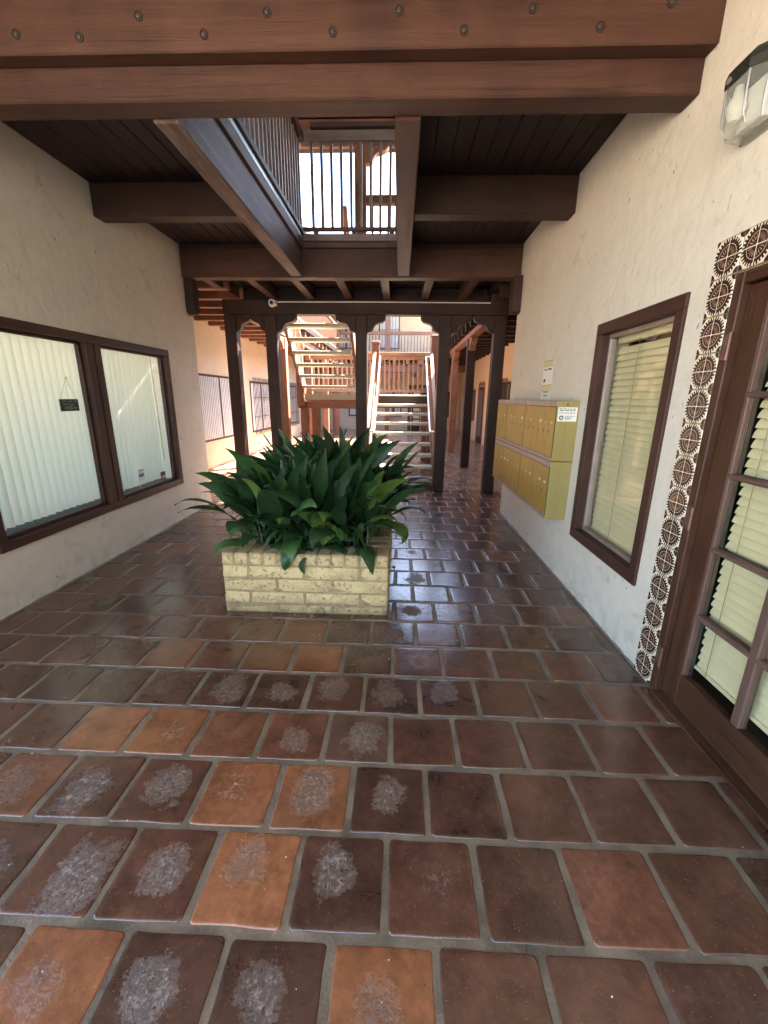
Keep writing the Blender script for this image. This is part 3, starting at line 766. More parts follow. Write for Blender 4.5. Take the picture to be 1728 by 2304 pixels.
for k in range(16):
    arch = .25 + 1.75 * (k / 15)
    LM.append((arch, leaf_mesh(lr.uniform(.40, .52), lr.uniform(.115, .15), arch, lr.uniform(.24, .40), lr.uniform(-1.1, 1.1), k, lr.uniform(.12, .32))))
pt = thing('cast_iron_plant', 'dark green broad-leaved clump filling the yellow block planter', 'plant', (-.685, 3.8, .4))
lr = random.Random(23)
cx, cy = -.685, 3.75
for k in range(268):
    x = lr.uniform(PX0 + .15, PX1 - .15); y = PY0 + .17 + (PY1 - PY0 - .34) * lr.random() ** 1.15
    ex, ey = (x - cx) / .48, (y - cy) / .85
    e = max(abs(ex), abs(ey))
    az = lr.uniform(-math.pi, math.pi); want = lr.gauss(.62, .30); s = lr.triangular(.68, 1.18, 1.0)
    if e > .45 and lr.random() < .35 + .45 * e:
        az = math.atan2(ey * (1 if abs(ey) > .4 else .3), ex * (1 if abs(ex) > .4 else .3)) + lr.gauss(0, .55); want += .55 * e * lr.random() + .15
    if y < PY0 + .55 and lr.random() < .62: az = -math.pi / 2 + lr.gauss(0, .9); want = lr.uniform(1.15, 2.0); s *= lr.uniform(.72, .95)
    if x < PX0 + .38 and lr.random() < .5: az = math.pi + lr.gauss(0, .6); want = lr.uniform(.7, 1.6)
    if x > PX1 - .34 and lr.random() < .40: az = lr.gauss(0, .6); want = lr.uniform(.6, 1.5)
    if y > 3.5 and want < .9: s *= 1.10
    ar, me = min(LM, key=lambda q: abs(q[0] - want) + lr.random() * .25)
    o = link('leaf', me, None, pt, (x, y, .395), (lr.gauss(0, .13), lr.gauss(0, .12), az))
    o.scale = (s, s * lr.uniform(.88, 1.15), s)

IV, IF, IU = [], [], []
for k in range(190):
    x = lr.uniform(PX0 + .17, PX1 - .17); y = PY0 + .2 + (PY1 - PY0 - .4) * lr.random()
    ar, me = LM[lr.randrange(0, 9)]; s = lr.uniform(.7, 1.02)
    mtx = Matrix.Translation((x + .685, y - 3.8, 0)) @ Matrix.Rotation(lr.uniform(-3.14, 3.14), 4, 'Z') @ Matrix.Rotation(lr.gauss(0, .14), 4, 'Y') @ Matrix.Scale(s, 4)
    st = len(IV); IV += [mtx @ v.co for v in me.vertices]; IF += [[st + q for q in p.vertices] for p in me.polygons]
    for p in me.polygons:
        for li in p.loop_indices: IU.append(tuple(me.uv_layers[0].data[li].uv))
inn = meshobj('inner_foliage', IV, IF, M['leaf'], pt, wloc(pt), 80); inn['kind'] = 'stuff'
uvl = inn.data.uv_layers.new(name='UVMap')
for q, uvv in enumerate(IU): uvl.data[q].uv = uvv
HG = [leaf_mesh(lr.uniform(.36, .46), lr.uniform(.12, .15), 2.1 + .25 * k, lr.uniform(.10, .17), lr.uniform(-.6, .6), 40 + k, .2) for k in range(4)]
for k in range(17):
    if k < 8: x, y, az = lr.uniform(PX0 + .12, PX1 - .12), PY0 + lr.uniform(.20, .42), -math.pi / 2 + lr.gauss(0, .8)
    elif k < 14: x, y, az = PX0 + lr.uniform(.18, .28), lr.uniform(PY0 + .2, PY0 + 1.2), math.pi + lr.gauss(0, .5)
    else: x, y, az = PX1 - lr.uniform(.18, .26), lr.uniform(PY0 + .3, PY0 + 1.3), lr.gauss(0, .5)
    o = link('leaf', HG[k % 4], None, pt, (x, y, .395), (lr.gauss(0, .12), lr.gauss(0, .1), az)); s = lr.uniform(.85, 1.15); o.scale = (s, s, s)

# ------------------------------------------------------------------ windows of the foyer
def frame_members(parent, face, back, y0, y1, z0, z1, wd, mat, mull=(), nm_=('head', 'sill', 'jamb')):
    """rectangular frame in the plane x=face..back"""
    box(nm_[0], (face, y0, z1 - wd), (back, y1, z1), mat, parent, .004)
    box(nm_[1], (face, y0, z0), (back, y1, z0 + wd), mat, parent, .004)
    for a in (y0, y1 - wd): box(nm_[2], (face + .0008 * (1 if back > face else -1), a, z0 + wd), (back, a + wd, z1 - wd), mat, parent, .004)
    for a, b_ in mull: box('mullion', (face + .0008 * (1 if back > face else -1), a, z0 + wd), (back, b_, z1 - wd), mat, parent, .004)
wi = thing('window', 'tall narrow brown-framed window with horizontal blinds on the right wall', 'window', (RW, 2.92, .484))
frame_members(wi, RW - .018, RW + .10, rwin[0], rwin[1], rwin[2], rwin[3], .078, M['wood_frame'])
frame_members(wi, RW + .045, RW + .095, rwin[0] + .078, rwin[1] - .078, rwin[2] + .078, rwin[3] - .078, .03, M['pinkmetal'], (), ('stop_head', 'stop_sill', 'stop_jamb'))
box('pane', (RW + .066, rwin[0] + .10, rwin[2] + .10), (RW + .070, rwin[1] - .10, rwin[3] - .10), M['glass'], wi, 0)
def hblind(label, x, y0, y1, z0, z1, pitch, cords, tilt=62, slat=.052):
    b_ = thing('window_blind', label, 'blind', (x, (y0 + y1) / 2, z0))
    box('headrail', (x - .02, y0, z1 - .045), (x + .03, y1, z1), M['blind_h'], b_, .004)
    n = int((z1 - .06 - z0 - .03) / pitch)
    k = ('slat', round(y1 - y0, 3))
    if k not in CACHE:
        V = []; F = []; hl = (y1 - y0) / 2
        for i in range(5):
            u = -1 + i * .5; zz = (1 - u * u) * .004
            for yy in (-hl, hl): V.append((u * slat / 2, yy, zz))
        for i in range(4): F.append([i * 2, i * 2 + 1, i * 2 + 3, i * 2 + 2])
        V += [(a, b2, c - .0016) for a, b2, c in V]; F += [[10 + q for q in f[::-1]] for f in F]
        F += [[0, 1, 11, 10], [8, 9, 19, 18]]
        me = bpy.data.meshes.new('slat'); me.from_pydata(V, [], F); me.update(); smooth(me, 50); me.materials.append(M['blind_h']); CACHE[k] = me
    for i in range(n):
        o = link('slat', CACHE[k], None, b_, (x, (y0 + y1) / 2 + random.uniform(-.004, .004), z0 + .04 + i * pitch), (R(random.uniform(-.25, .25)), R(-tilt + random.uniform(-3, 3)), 0))
    box('bottom_rail', (x - .022, y0, z0), (x + .022, y1, z0 + .022), M['blind_h'], b_, .004)
    for c in cords: tube('cord', [(x - .028, c, z0 + .01), (x - .028, c, z1 - .04)], .0017, M['olive'], b_, 5)
    return b_
hblind('closed cream slatted blind inside the narrow window beside the mailboxes', RW + .125, rwin[0] + .11, rwin[1] - .09, rwin[2] + .09, rwin[3] - .10, .0445, (2.66, 3.02), 66)

wl = thing('window', 'wide brown-framed two-pane window with vertical blinds on the left wall', 'window', (LW, 4.0, .478))
frame_members(wl, LW + .018, LW - .10, lwin[0], lwin[1], lwin[2], lwin[3], .07, M['wood_frame'], ((3.90, 3.985), (4.005, 4.09)))
box('mullion', (LW + .008, 3.985, lwin[2] + .07), (LW - .10, 4.005, lwin[3] - .07), M['wood_dark'], wl, 0)
for a, b_ in ((lwin[0] + .07, 3.90), (4.09, lwin[1] - .07)):
    frame_members(wl, LW - .035, LW - .075, a, b_, lwin[2] + .07, lwin[3] - .07, .026, M['wood_frame'], (), ('stop_head', 'stop_sill', 'stop_jamb'))
    box('pane', (LW - .052, a + .02, lwin[2] + .085), (LW - .056, b_ - .02, lwin[3] - .085), M['glass_soft'], wl, 0)
vb = thing('vertical_blind', 'pale green vertical blind hanging inside the wide left window', 'blind', (LW - .16, 4.0, .6))
box('headrail', (LW - .19, 2.76, 2.05), (LW - .13, 5.22, 2.10), M['white'], vb)
k = 0; y = 2.80
while y < 5.12:
    sh = 0 if y < 3.95 else random.uniform(-.02, .02)
    if 'vane' not in CACHE:
        V = []; F = []
        for q in range(7):
            u = -1 + q / 3.0; V += [((1 - u * u) * .013, u * .045, -.73), ((1 - u * u) * .013, u * .045, .73)]
        for q in range(6): F.append([q * 2, q * 2 + 1, q * 2 + 3, q * 2 + 2])
        me = bpy.data.meshes.new('vane'); me.from_pydata(V, [], F); me.update(); smooth(me, 60); me.materials.append(M['blind_v']); CACHE['vane'] = me
    o = link('vane', CACHE['vane'], None, vb, (LW - .16, y, 1.32 + random.uniform(-.003, .003)))
    o.rotation_euler = (0, 0, R(-48 + random.uniform(-2.5, 2.5) + (6 if y > 4.1 else 0)))
    y += .0785
tube('wand', [(LW - .11, 5.10, 2.03), (LW - .108, 5.125, .80)], .006, M['yellowtape'], vb)
tube('cord', [(LW - .10, 4.56, .68), (LW - .10, 4.565, .62), (LW - .098, 4.545, .575)], .002, M['white'], vb)
box('stool', (LW - .50, 2.72, .50), (LW - .076, 5.27, .546), M['sillpaint'], wl, .003)
hs = thing('hanging_sign', 'small dark plaque hung on a string inside the left window', 'sign', (LW - .075, 3.70, 1.45))
box('plaque', (LW - .078, 3.585, 1.455), (LW - .070, 3.80, 1.558), M['slate'], hs, .002)
tube('string', [(LW - .072, 3.60, 1.556), (LW - .068, 3.695, 1.735), (LW - .072, 3.785, 1.556)], .0016, M['olive'], hs, 5)
lathe('suction_cup', [(.001, 0), (.011, .001), (.012, .003), (.001, .006)], M['white'], hs, (LW - .066, 3.695, 1.738), 10, 'x')
for yy, zz, w_, h_ in ((3.61, 1.535, .05, .009), (3.68, 1.535, .04, .009), (3.74, 1.535, .045, .009), (3.615, 1.51, .07, .01), (3.70, 1.51, .035, .01), (3.635, 1.47, .02, .03), (3.665, 1.47, .022, .028), (3.697, 1.47, .018, .03), (3.725, 1.475, .05, .012), (3.69, 1.497, .04, .01)):
    box('lettering', (LW - .0698, yy, zz), (LW - .0690, yy + w_, zz + h_), M['chalk'], hs, 0)
st = thing('window_sticker', 'white and blue card at the foot of the left window', 'sticker', (LW - .066, 4.56, .66))
box('card', (LW - .0665, 4.50, .665), (LW - .065, 4.60, .785), M['paper'], st, 0); box('blue_band', (LW - .0648, 4.503, .70), (LW - .064, 4.597, .735), M['blue'], st, 0)
box('stripe', (LW - .0648, 4.505, .775), (LW - .064, 4.595, .781), M['red'], st, 0)
st = thing('alarm_sticker', 'black alarm badge in the lower corner of the left window', 'sticker', (LW - .066, 4.98, .60))
box('badge', (LW - .0665, 4.93, .575), (LW - .065, 5.035, .685), M['black'], st, 0); box('grey_band', (LW - .0648, 4.94, .61), (LW - .064, 5.03, .635), M['pinkmetal'], st, 0)

# ------------------------------------------------------------------ glazed door, tile surround
dr = thing('glazed_door', 'brown wooden door with many glass panes on the right wall', 'door', (RW, 1.58, 0))
DX = RW + .02
box('jamb', (RW - .012, 2.055, 0.0), (RW + .13, 2.108, 2.148), M['wood_door'], dr, .005); box('jamb', (RW - .012, 1.022, 0.0), (RW + .13, 1.075, 2.148), M['wood_door'], dr, .005)
box('head_jamb', (RW - .0112, 1.075, 2.095), (RW + .13, 2.055, 2.148), M['wood_door'], dr, .005)
box('threshold', (RW - .035, 1.075, 0), (RW + .13, 2.055, .018), M['wood_door'], dr, .004)
box('stile', (DX, 1.935, .022), (DX + .044, 2.05, 2.09), M['wood_door'], dr, .004); box('stile', (DX, 1.08, .022), (DX + .044, 1.195, 2.09), M['wood_door'], dr, .004)
box('bottom_rail', (DX + .0006, 1.195, .022), (DX + .0434, 1.935, .212), M['wood_door'], dr, .004); box('top_rail', (DX + .0006, 1.195, 1.99), (DX + .0434, 1.935, 2.09), M['wood_door'], dr, .004)
zs_ = [.212, .555, .915, 1.272, 1.63, 1.99]
for z in zs_[1:-1]:
    prism('muntin', [(DX + .004, z - .014), (DX - .006, z - .006), (DX - .006, z + .006), (DX + .004, z + .014), (DX + .04, z + .014), (DX + .04, z - .014)], 'y', 1.196, 1.934, M['wood_muntin']['y'], dr, wloc(dr) * 0 + Vector((0, 0, 0)), .002)
for a, b_ in ((1.552, 1.60),):
    box('muntin', (DX - .004, a, .213), (DX + .038, b_, 1.989), M['wood_muntin'], dr, .006)
for a, b_ in ((1.918, 1.935), (1.195, 1.212)): box('glazing_bead', (DX - .002, a, .213), (DX + .03, b_, 1.989), M['wood_muntin'], dr, .004)
for i in range(5):
    for a, b_ in ((1.60, 1.935), (1.195, 1.552)):
        box('pane', (DX + .018, a + .004, zs_[i] + .012), (DX + .0215, b_ - .004, zs_[i + 1] - .012), M['glass'], dr, 0)
for z in (1.84, 1.03, .23):
    h_ = tube('hinge', [(RW - .018, 2.053, z - .06), (RW - .018, 2.053, z + .06)], .008, M['hinge'], dr, 10)
    box('leaf_plate', (RW - .0155, 2.06, z - .055), (RW - .012, 2.095, z + .055), M['hinge'], h_, .001)
hblind('cream slatted blind behind the panes of the glazed door', DX + .075, 1.16, 1.93, .255, 2.02, .0435, (1.84, 1.34), 64)
ts = thing('tile_surround', 'painted ceramic tile border round the glazed door', 'tile border', (RW, 2.19, 0))
TS = .1655
dm = boxmesh(.012, TS - .006, TS - .006, .0025, 'deco')
for k in range(14): link('tile', dm, M['deco'], ts, (RW - .004, 2.1925, TS * (k + .5) + .003))
for k in range(1, 8): link('tile', dm, M['deco'], ts, (RW - .004, 2.1925 - TS * k, TS * 13.5 + .003))
box('grout_bed', (RW - .0065, 2.110, 0), (RW - .001, 2.2745, 2.32), M['mortar'], ts, 0); box('grout_bed', (RW - .0065, .96, 2.152), (RW - .001, 2.1095, 2.32), M['mortar'], ts, 0)

# ------------------------------------------------------------------ wall lamp
la = thing('wall_lamp', 'dark capped wall lamp with clear faceted lens high on the right wall', 'lamp', (RW, 2.14, 2.85))
def lamp_outline(y0, y1, d, ch): return [(RW - .002, y0), (RW - .002, y1), (RW - d + ch, y1), (RW - d, y1 - ch), (RW - d, y0 + ch), (RW - d + ch, y0)]
box('back_plate', (RW - .014, 2.03, 2.69), (RW - .001, 2.262, 2.965), M['bronze'], la, .005)
V = []; F = []
rings = [(2.868, 1.0), (2.90, 1.0), (2.922, .95), (2.94, .84), (2.955, .62), (2.962, .3)]
for z, s in rings:
    for x, y in lamp_outline(2.035, 2.262, .150, .05): V.append((RW + (x - RW) * s - .0, 2.1485 + (y - 2.1485) * (.4 + .6 * s), z))
for i in range(len(rings) - 1):
    for j in range(6): F.append([i * 6 + j, i * 6 + (j + 1) % 6, (i + 1) * 6 + (j + 1) % 6, (i + 1) * 6 + j])
F.append(list(range(6))); F.append([30 + j for j in range(6)])
o = meshobj('cap', V, F, M['bronze'], la, wloc(la)); o.location = -wloc(la); recalc(o.data)
tube('screw', [(RW - .151, 2.185, 2.885), (RW - .156, 2.185, 2.885)], .012, M['pinkmetal'], la, 10)
V = []; F = []
rings = [(2.867, .97), (2.73, .94), (2.695, .80), (2.68, .55)]
for z, s in rings:
    for x, y in lamp_outline(2.04, 2.257, .145, .045): V.append((RW + (x - RW) * s, 2.1485 + (y - 2.1485) * (.35 + .65 * s), z))
for i in range(3):
    for j in range(6): F.append([i * 6 + j, i * 6 + (j + 1) % 6, (i + 1) * 6 + (j + 1) % 6, (i + 1) * 6 + j])
F.append([18 + j for j in range(6)])
o = meshobj('lens', V, F, M['acrylic'], la, wloc(la)); o.location = -wloc(la); recalc(o.data)
for j, (a, b_) in enumerate(((0, 6), (1, 7), (2, 8), (3, 9), (4, 10), (5, 11))): tube('lens_edge', [V[a], V[b_], V[b_ + 6]], .0035, M['steel'], la, 6)
box('reflector', (RW - .06, 2.085, 2.715), (RW - .015, 2.225, 2.865), M['white'], la, .003)
lathe('bulb', [(.005, .0), (.02, .005), (.034, .04), (.036, .06), (.02, .095), (.014, .13)], M['paper'], la, (RW - .10, 2.19, 2.74), 14)

# ------------------------------------------------------------------ mailboxes
MX = 1.30
units = [(3.60, 4.468, 6, 'near'), (4.472, 5.222, 5, 'middle'), (5.226, 5.725, 3, 'far')]
mailA = ['with the white phone sticker on its side, nearest of the upper bank', 'middle of the upper bank of gold mailboxes', 'farthest of the upper bank of gold mailboxes']
mailB = ['nearest of the lower bank of gold mailboxes', 'middle of the lower bank of gold mailboxes', 'farthest of the lower bank of gold mailboxes']
mr = random.Random(3)
first = None
for bank, (z0, z1) in enumerate(((1.088, 1.592), (.572, 1.083))):
    for ui, (y0, y1, n, pos) in enumerate(units):
        lab = ('gold mailbox unit ' + mailA[ui]) if bank == 0 else ('gold mailbox unit, ' + mailB[ui])
        if bank == 0 and ui: lab = 'gold mailbox unit, ' + mailA[ui]
        mb = thing('mailbox_unit', lab, 'mailbox', (RW, (y0 + y1) / 2, z0), 'gold mailboxes on the right wall')
        if first is None: first = mb
        xo = MX + (.0 if ui else 0)
        box('case', (xo + .008, y0, z0), (RW - .001, y1, z1), M['olive'], mb, .003)
        box('top_strip', (xo, y0 + .001, z1 - .046), (xo + .0075, y1 - .001, z1 - .001), M['pinkmetal'], mb, .002)
        box('bottom_strip', (xo, y0 + .001, z0 + .001), (xo + .0075, y1 - .001, z0 + .030), M['pinkmetal'], mb, .002)
        box('gap_shadow_plate', (xo + .0055, y0 + .002, z0 + .031), (xo + .0079, y1 - .002, z1 - .047), M['black'], mb, 0)  # black sheet stands in for shadow in the door gaps
        w_ = (y1 - y0 - .012) / n
        for k in range(n):
            a = y0 + .006 + k * w_
            d = box('door', (xo - .002, a + .0038, z0 + .035), (xo + .0052, a + w_ - .0038, z1 - .051), M['gold'], mb, .0025)
            box('keyhole', (xo - .0045, a + w_ * .72, z0 + .235), (xo - .0021, a + w_ * .72 + .011, z0 + .257), M['black'], d, .001)
            if mr.random() < .75:
                box('name_tag', (xo - .003, a + w_ * .30, z0 + .315), (xo - .0021, a + w_ * .30 + mr.uniform(.03, .06), z0 + .315 + mr.uniform(.014, .024)), M['paper' if mr.random() < .6 else 'yellowtape'], d, 0)
            if k == n // 2: box('arrow_lock', (xo - .004, a + w_ * .4, z0 + .395), (xo - .0021, a + w_ * .4 + .03, z0 + .43), M['pinkmetal'], d, .001)
            if bank == 0 and ui == 0 and k == n - 1: box('red_sticker', (xo - .003, a + .055, z0 + .385), (xo - .0021, a + .115, z0 + .455), M['red'], d, 0)
        if ui == 0:
            box('side_seam', (MX + .094, y0 - .0012, z0 + .004), (MX + .097, y0 + .001, z1 - .004), M['gold'], mb, 0)
            if bank == 0: lathe('lock_plug', [(.008, 0), (.008, -.002), (.001, -.003)], M['black'], mb, (MX + .09, y0 - .0005, z1 - .03), 10, 'y')
# phone sticker on the near side
ps = thing('phone_sticker', 'white paper sticker with a phone number on the mailbox side', 'sticker', (1.40, 3.598, 1.48))
PFY = 3.5985
box('paper', (1.316, PFY - .0012, 1.425), (1.474, PFY, 1.540), M['paper'], ps, 0)
rt = (R(90), 0, 0)
text('phone_number', '(619) 222-0619', .0215, M['print'], ps, (1.323, PFY - .0016, 1.487), rt)
for zz, parts in ((1.524, (.028, .030, .012, .020, .022)), (1.511, (.034, .010, .026, .024, .018))):
    xx = 1.326
    for w_ in parts: box('small_print', (xx, PFY - .0018, zz), (xx + w_, PFY - .0014, zz + .006), M['print'], ps, 0); xx += w_ + .005
lathe('seal', [(.019, 0), (.019, -.0008), (.001, -.0009)], M['greenprint'], ps, (1.347, PFY - .0013, 1.455), 20, 'y')
sp = []
for k in range(10):
    rr_ = .013 if k % 2 == 0 else .0055; an = R(90 + 36 * k); sp.append((rr_ * math.cos(an), rr_ * math.sin(an)))
prism('star', sp, 'y', -.0006, 0, M['paper'], ps, (1.347, PFY - .0023, 1.455), 0)
for k, w_ in enumerate((.085, .05, .06, .04)): box('small_print', (1.375, PFY - .0018, 1.467 - k * .0085), (1.375 + w_, PFY - .0014, 1.4705 - k * .0085), M['greenprint'], ps, 0)
# notices taped to the wall
no = thing('wall_notice', 'strip of taped paper notices on the wall above the mailboxes', 'notice', (RW, 4.45, 1.6))
NX = RW - .002
box('sheet', (NX - .0015, 4.33, 1.735), (NX, 4.62, 1.978), M['paper'], no, 0); box('sheet', (NX - .0015, 4.33, 1.597), (NX, 4.61, 1.690), M['paper'], no, 0)
box('yellow_header', (NX - .003, 4.332, 1.925), (NX - .0016, 4.618, 1.976), M['yellowtape'], no, 0); box('yellow_header', (NX - .003, 4.33, 1.690), (NX - .0005, 4.62, 1.742), M['yellowtape'], no, 0)
for z in (1.924, 1.743, 1.688, 1.977): box('edge_line', (NX - .0035, 4.33, z), (NX - .0005, 4.62, z + .0035), M['olive'], no, 0)
for yy, z, w_, h_ in ((4.37, 1.888, .10, .014), (4.51, 1.886, .055, .014), (4.41, 1.672, .15, .009), (4.44, 1.636, .10, .009), (4.52, 1.775, .05, .03), (4.545, 1.763, .02, .018)):
    box('print', (NX - .0034, yy, z), (NX - .0016, yy + w_, z + h_), M['print'], no, 0)

# ------------------------------------------------------------------ stairs
LZ, LY = 1.66, 9.75
f1 = thing('lower_stair_flight', 'open stair flight climbing away from the viewer to the landing', 'stairs', (.03, 8.5, 0))
T1 = .29; Y1 = LY - 8 * T1
for k in range(1, 9):
    z = LZ * k / 9; y = Y1 + (k - 1) * T1
    box('tread', (-.555, y, z - .06), (.625, y + .30, z), M['tread'], f1, .008)
for x0, x1 in ((-.61, -.558), (.628, .68)):
    slope_board('stringer', x0, x1, Y1 - .12, -.02 + .10, LY + .0, LZ + .04, .30, M['wood_dark'], f1)
    slope_board('side_rail', x0 - .008, x1 + .008, Y1 - .02, .98, LY - .09, LZ + .92, .05, M['wood_court'], f1)
    slope_board('lower_rail', x0 + .005, x1 - .005, Y1 - .02, .34, LY - .09, LZ + .28, .07, M['wood_court'], f1)
    for k in range(18):
        y = Y1 + .1 + k * .12; zz = .98 + (y - Y1 + .02) * (LZ + .92 - .98) / (LY - .07 - Y1)
        box('baluster', (x0 + .012, y, zz - .70), (x1 - .012, y + .03, zz - .05), M['wood_court'], f1, .003)
    box('bottom_post', (x0 - .02, Y1 - .14, 0), (x1 + .02, Y1 - .04, 1.10), M['wood_dark'], f1, .008)
for x in (-.47, .545):
    s = (2.549 - .986) / (9.91 - 7.71)
    ya, yb = 7.62, 9.68
    za, zb = 2.50 - (9.72 - ya) * .70, 2.50 - (9.72 - yb) * .70
    ex = -.10 if x < 0 else .09
    tube('pipe_handrail', [(x + ex, yb + .03, zb), (x, yb + .03, zb + .0), (x, yb, zb), (x, ya, za), (x, ya - .06, za - .01), (x + ex, ya - .06, za - .012)], .021, M['steel'], f1, 10)
ld = thing('stair_landing', 'timber half landing with railing between the two stair flights', 'landing', (-.85, 10.4, LZ))
box('deck', (-2.36, LY + .05, LZ - .09), (.70, 11.15, LZ - .0), M['tread'], ld, .006)
box('edge_beam', (-.556, LY, LZ - .20), (.625, LY + .048, LZ - .02), M['wood_dark'], ld, .005)
box('nosing', (-.556, LY - .012, LZ - .018), (.625, LY + .05, LZ + .012), M['white_wall'], ld, .004)
box('edge_beam', (-2.36, LY, LZ - .31), (-.62, LY + .12, LZ - .16), M['wood_court'], ld, .006)
box('edge_beam', (-2.36, 11.0, LZ - .31), (.70, 11.12, LZ - .092), M['wood_court'], ld, .006)
for x, y in ((-2.21, LY + .06), (-1.95, LY + .10), (-.80, LY + .08), (.72, LY + .06), (-2.21, 11.05), (.66, 11.05)): box('leg', (x - .09, y - .06, 0), (x + .09, y + .06, LZ - .165 if x < -.7 else LZ - .32), M['wood_court'], ld, .006)
for x in (-.565, .735, -2.28):
    nw = box('newel_post', (x - .08, LY - .06, LZ - .25), (x + .08, LY + .04 - .002, 2.74 if x < 0 else 2.88), M['wood_court'], ld, .01)
    box('newel_cap', (x - .095, LY - .075, (2.74 if x < 0 else 2.88) + .001), (x + .095, LY + .055, (2.80 if x < 0 else 2.93)), M['wood_court'], nw, .012)
rl = box('landing_rail', (-2.3, 10.98, 2.62), (.72, 11.10, 2.70), M['wood_court'], ld, .008)
box('rail_apron', (-2.3, 11.01, 2.52), (.72, 11.07, 2.615), M['wood_court'], ld, .004); box('bottom_rail', (-2.3, 11.01, 1.74), (.72, 11.07, 1.80), M['wood_court'], ld, .004)
for k in range(25): box('baluster', (-2.25 + k * .121, 11.02, 1.80), (-2.21 + k * .121, 11.06, 2.52), M['wood_court'], ld, .003)
f2 = thing('upper_stair_flight', 'open stair flight seen from below, its treads rising towards the viewer', 'stairs', (-1.55, 8.6, LZ))
T2, R2 = .25, .2135
box('riser_board', (-2.18, LY - .035, LZ - .12), (-.99, LY - .002, LZ + .005), M['tread'], f2, .005)
for k in range(1, 9):
    z = 1.79 + R2 * (k - 1); y = LY - k * T2
    box('tread', (-2.18, y - .02, z), (-.99, y + .285, z + .06), M['tread'], f2, .008)
for x0, x1 in ((-2.245, -2.185), (-.985, -.93)):
    sb = slope_board('stringer', x0, x1, LY + .06, LZ - .02, LY - 2.2, LZ - .02 + 2.26 * R2 / T2, .26, M['wood_court'], f2)
    slope_board('side_rail', x0 - .02, x1 + .02, LY + .0, LZ + .95, LY - 2.2, LZ + .95 + 2.2 * R2 / T2, .06, M['wood_court'], f2)
    for k in range(16):
        y = LY - .08 - k * .125; zz = LZ + .95 + (LY - y) * R2 / T2
        box('baluster', (x0 + .012, y - .035, zz - .92), (x1 - .012, y, zz - .06), M['wood_court'], f2, .003)
for z, y in ((LZ - .07, LY - .02), (LZ + .03, LY - .07)): lathe('bolt', [(.02, 0), (.02, -.01), (.012, -.016), (.001, -.016)], M['iron'], f2, (-2.25, y, z), 10, 'x')
# second-storey row above the lintel
up = thing('upper_post', 'pale upper storey post with bracket seen through the ceiling opening', 'post', (-.66, 7.3, 3.5))
box('shaft', (-.75, 7.22, 3.5), (-.575, 7.40, 5.20), M['wood_court'], up, .008)
prism('bracket', [(.087 + u, v) for u, v in BR], 'y', -.06, .06, M['wood_court'], up, (-.66, 7.30, 5.199), .004)
o = box('upper_lintel', (-3.0, 7.2, 5.20), (2.0, 7.42, 5.46), M['wood_court'], None, .008); tag(o, 'upper storey lintel under the roof, seen through the ceiling opening', 'beam')
ur = thing('upper_railing', 'short upper railing right of the pale upper post', 'railing', (.4, 7.3, 3.5))
box('top_rail', (-.572, 7.24, 4.43), (1.7, 7.36, 4.54), M['wood_court'], ur, .006); box('bottom_rail', (-.572, 7.27, 3.60), (1.7, 7.33, 3.66), M['wood_court'], ur, .004)
for k in range(18): box('baluster', (-.50 + k * .12, 7.28, 3.66), (-.465 + k * .12, 7.32, 4.43), M['wood_court'], ur, .003)
o = box('upper_deck', (-5.4, 5.9, 3.40), (4.1, 7.45, 3.48), M['wood_board'], None, 0); tag(o, 'dark plank deck of the upper storey above the canopy', 'deck')

# ------------------------------------------------------------------ courtyard wings
def grille(parent, xf, y0, y1, z0, z1, sgn, bars=True, curtain=True, vane=0):
    """window in a wall x=xf facing sgn (+1 = +x)"""
    w_ = box('window', (xf - .06 * sgn, y0, z0), (xf + .012 * sgn, y1, z1), M['wood_frame'], parent, .004)
    box('pane', (xf + .013 * sgn, y0 + .05, z0 + .05), (xf + .016 * sgn, (y0 + y1) / 2 - .03, z1 - .05), M['curtain'] if curtain else M['darkroom'], w_, 0)
    box('pane', (xf + .013 * sgn, (y0 + y1) / 2 + .03, z0 + .05), (xf + .016 * sgn, y1 - .05, z1 - .05), M['curtain'] if curtain else M['darkroom'], w_, 0)
    if vane:
        y = y0 + .07
        while y < y1 - .06: box('vane', (xf + .017 * sgn, y, z0 + .055), (xf + .024 * sgn, y + .008, z1 - .055), M['darkroom'], w_, 0); y += vane
    if bars:
        n = int((y1 - y0) / .11)
        for k in range(n + 1):
            y = y0 + k * (y1 - y0) / n
            box('bar', (xf + .10 * sgn, y - .007, z0 - .06), (xf + .114 * sgn, y + .007, z1 + .10), M['iron'], w_, 0)
        for z in (z0 + .02, z0 + .45, z1 - .45, z1 - .02): box('cross_bar', (xf + .096 * sgn, y0 - .05, z - .009), (xf + .118 * sgn, y1 + .05, z + .009), M['iron'], w_, 0)
        for k in range(4):
            cy_ = y0 + (y1 - y0) * .45; zz = z0 + .35 + k * .24
            tube('scroll', [(xf + .12 * sgn, cy_ + .07 * math.sin(a * .9), zz + .022 * a) for a in range(8)], .009, M['iron'], w_, 5)
    return w_
lw = thing('courtyard_wall', 'bounce-tinted stucco wall of the left walkway with barred window', 'wall', (CLX, 13, 0))
wall_panel('wall_face', 0, -.2, [-7.1, 9.5], [0, 6.0], [], M['stucco_bounce'], lw, (CLX, 13, 0))
grille(lw, CLX, 8.9, 11.15, .60, 2.06, 1, False, True, .09)
grille(lw, CLX, 12.1, 13.95, .58, 2.02, 1)
grille(lw, CLX, 15.6, 17.4, .58, 2.02, 1)
rw = thing('courtyard_wall', 'bounce-tinted stucco wall of the right walkway with dark doors', 'wall', (CRX, 13, 0))
wall_panel('wall_face', 0, .2, [-7.1, 8.9], [0, 3.3], [], M['stucco_bounce'], rw, (CRX, 13, 0))
grille(rw, CRX, 11.7, 12.75, .95, 2.05, -1, True, False)
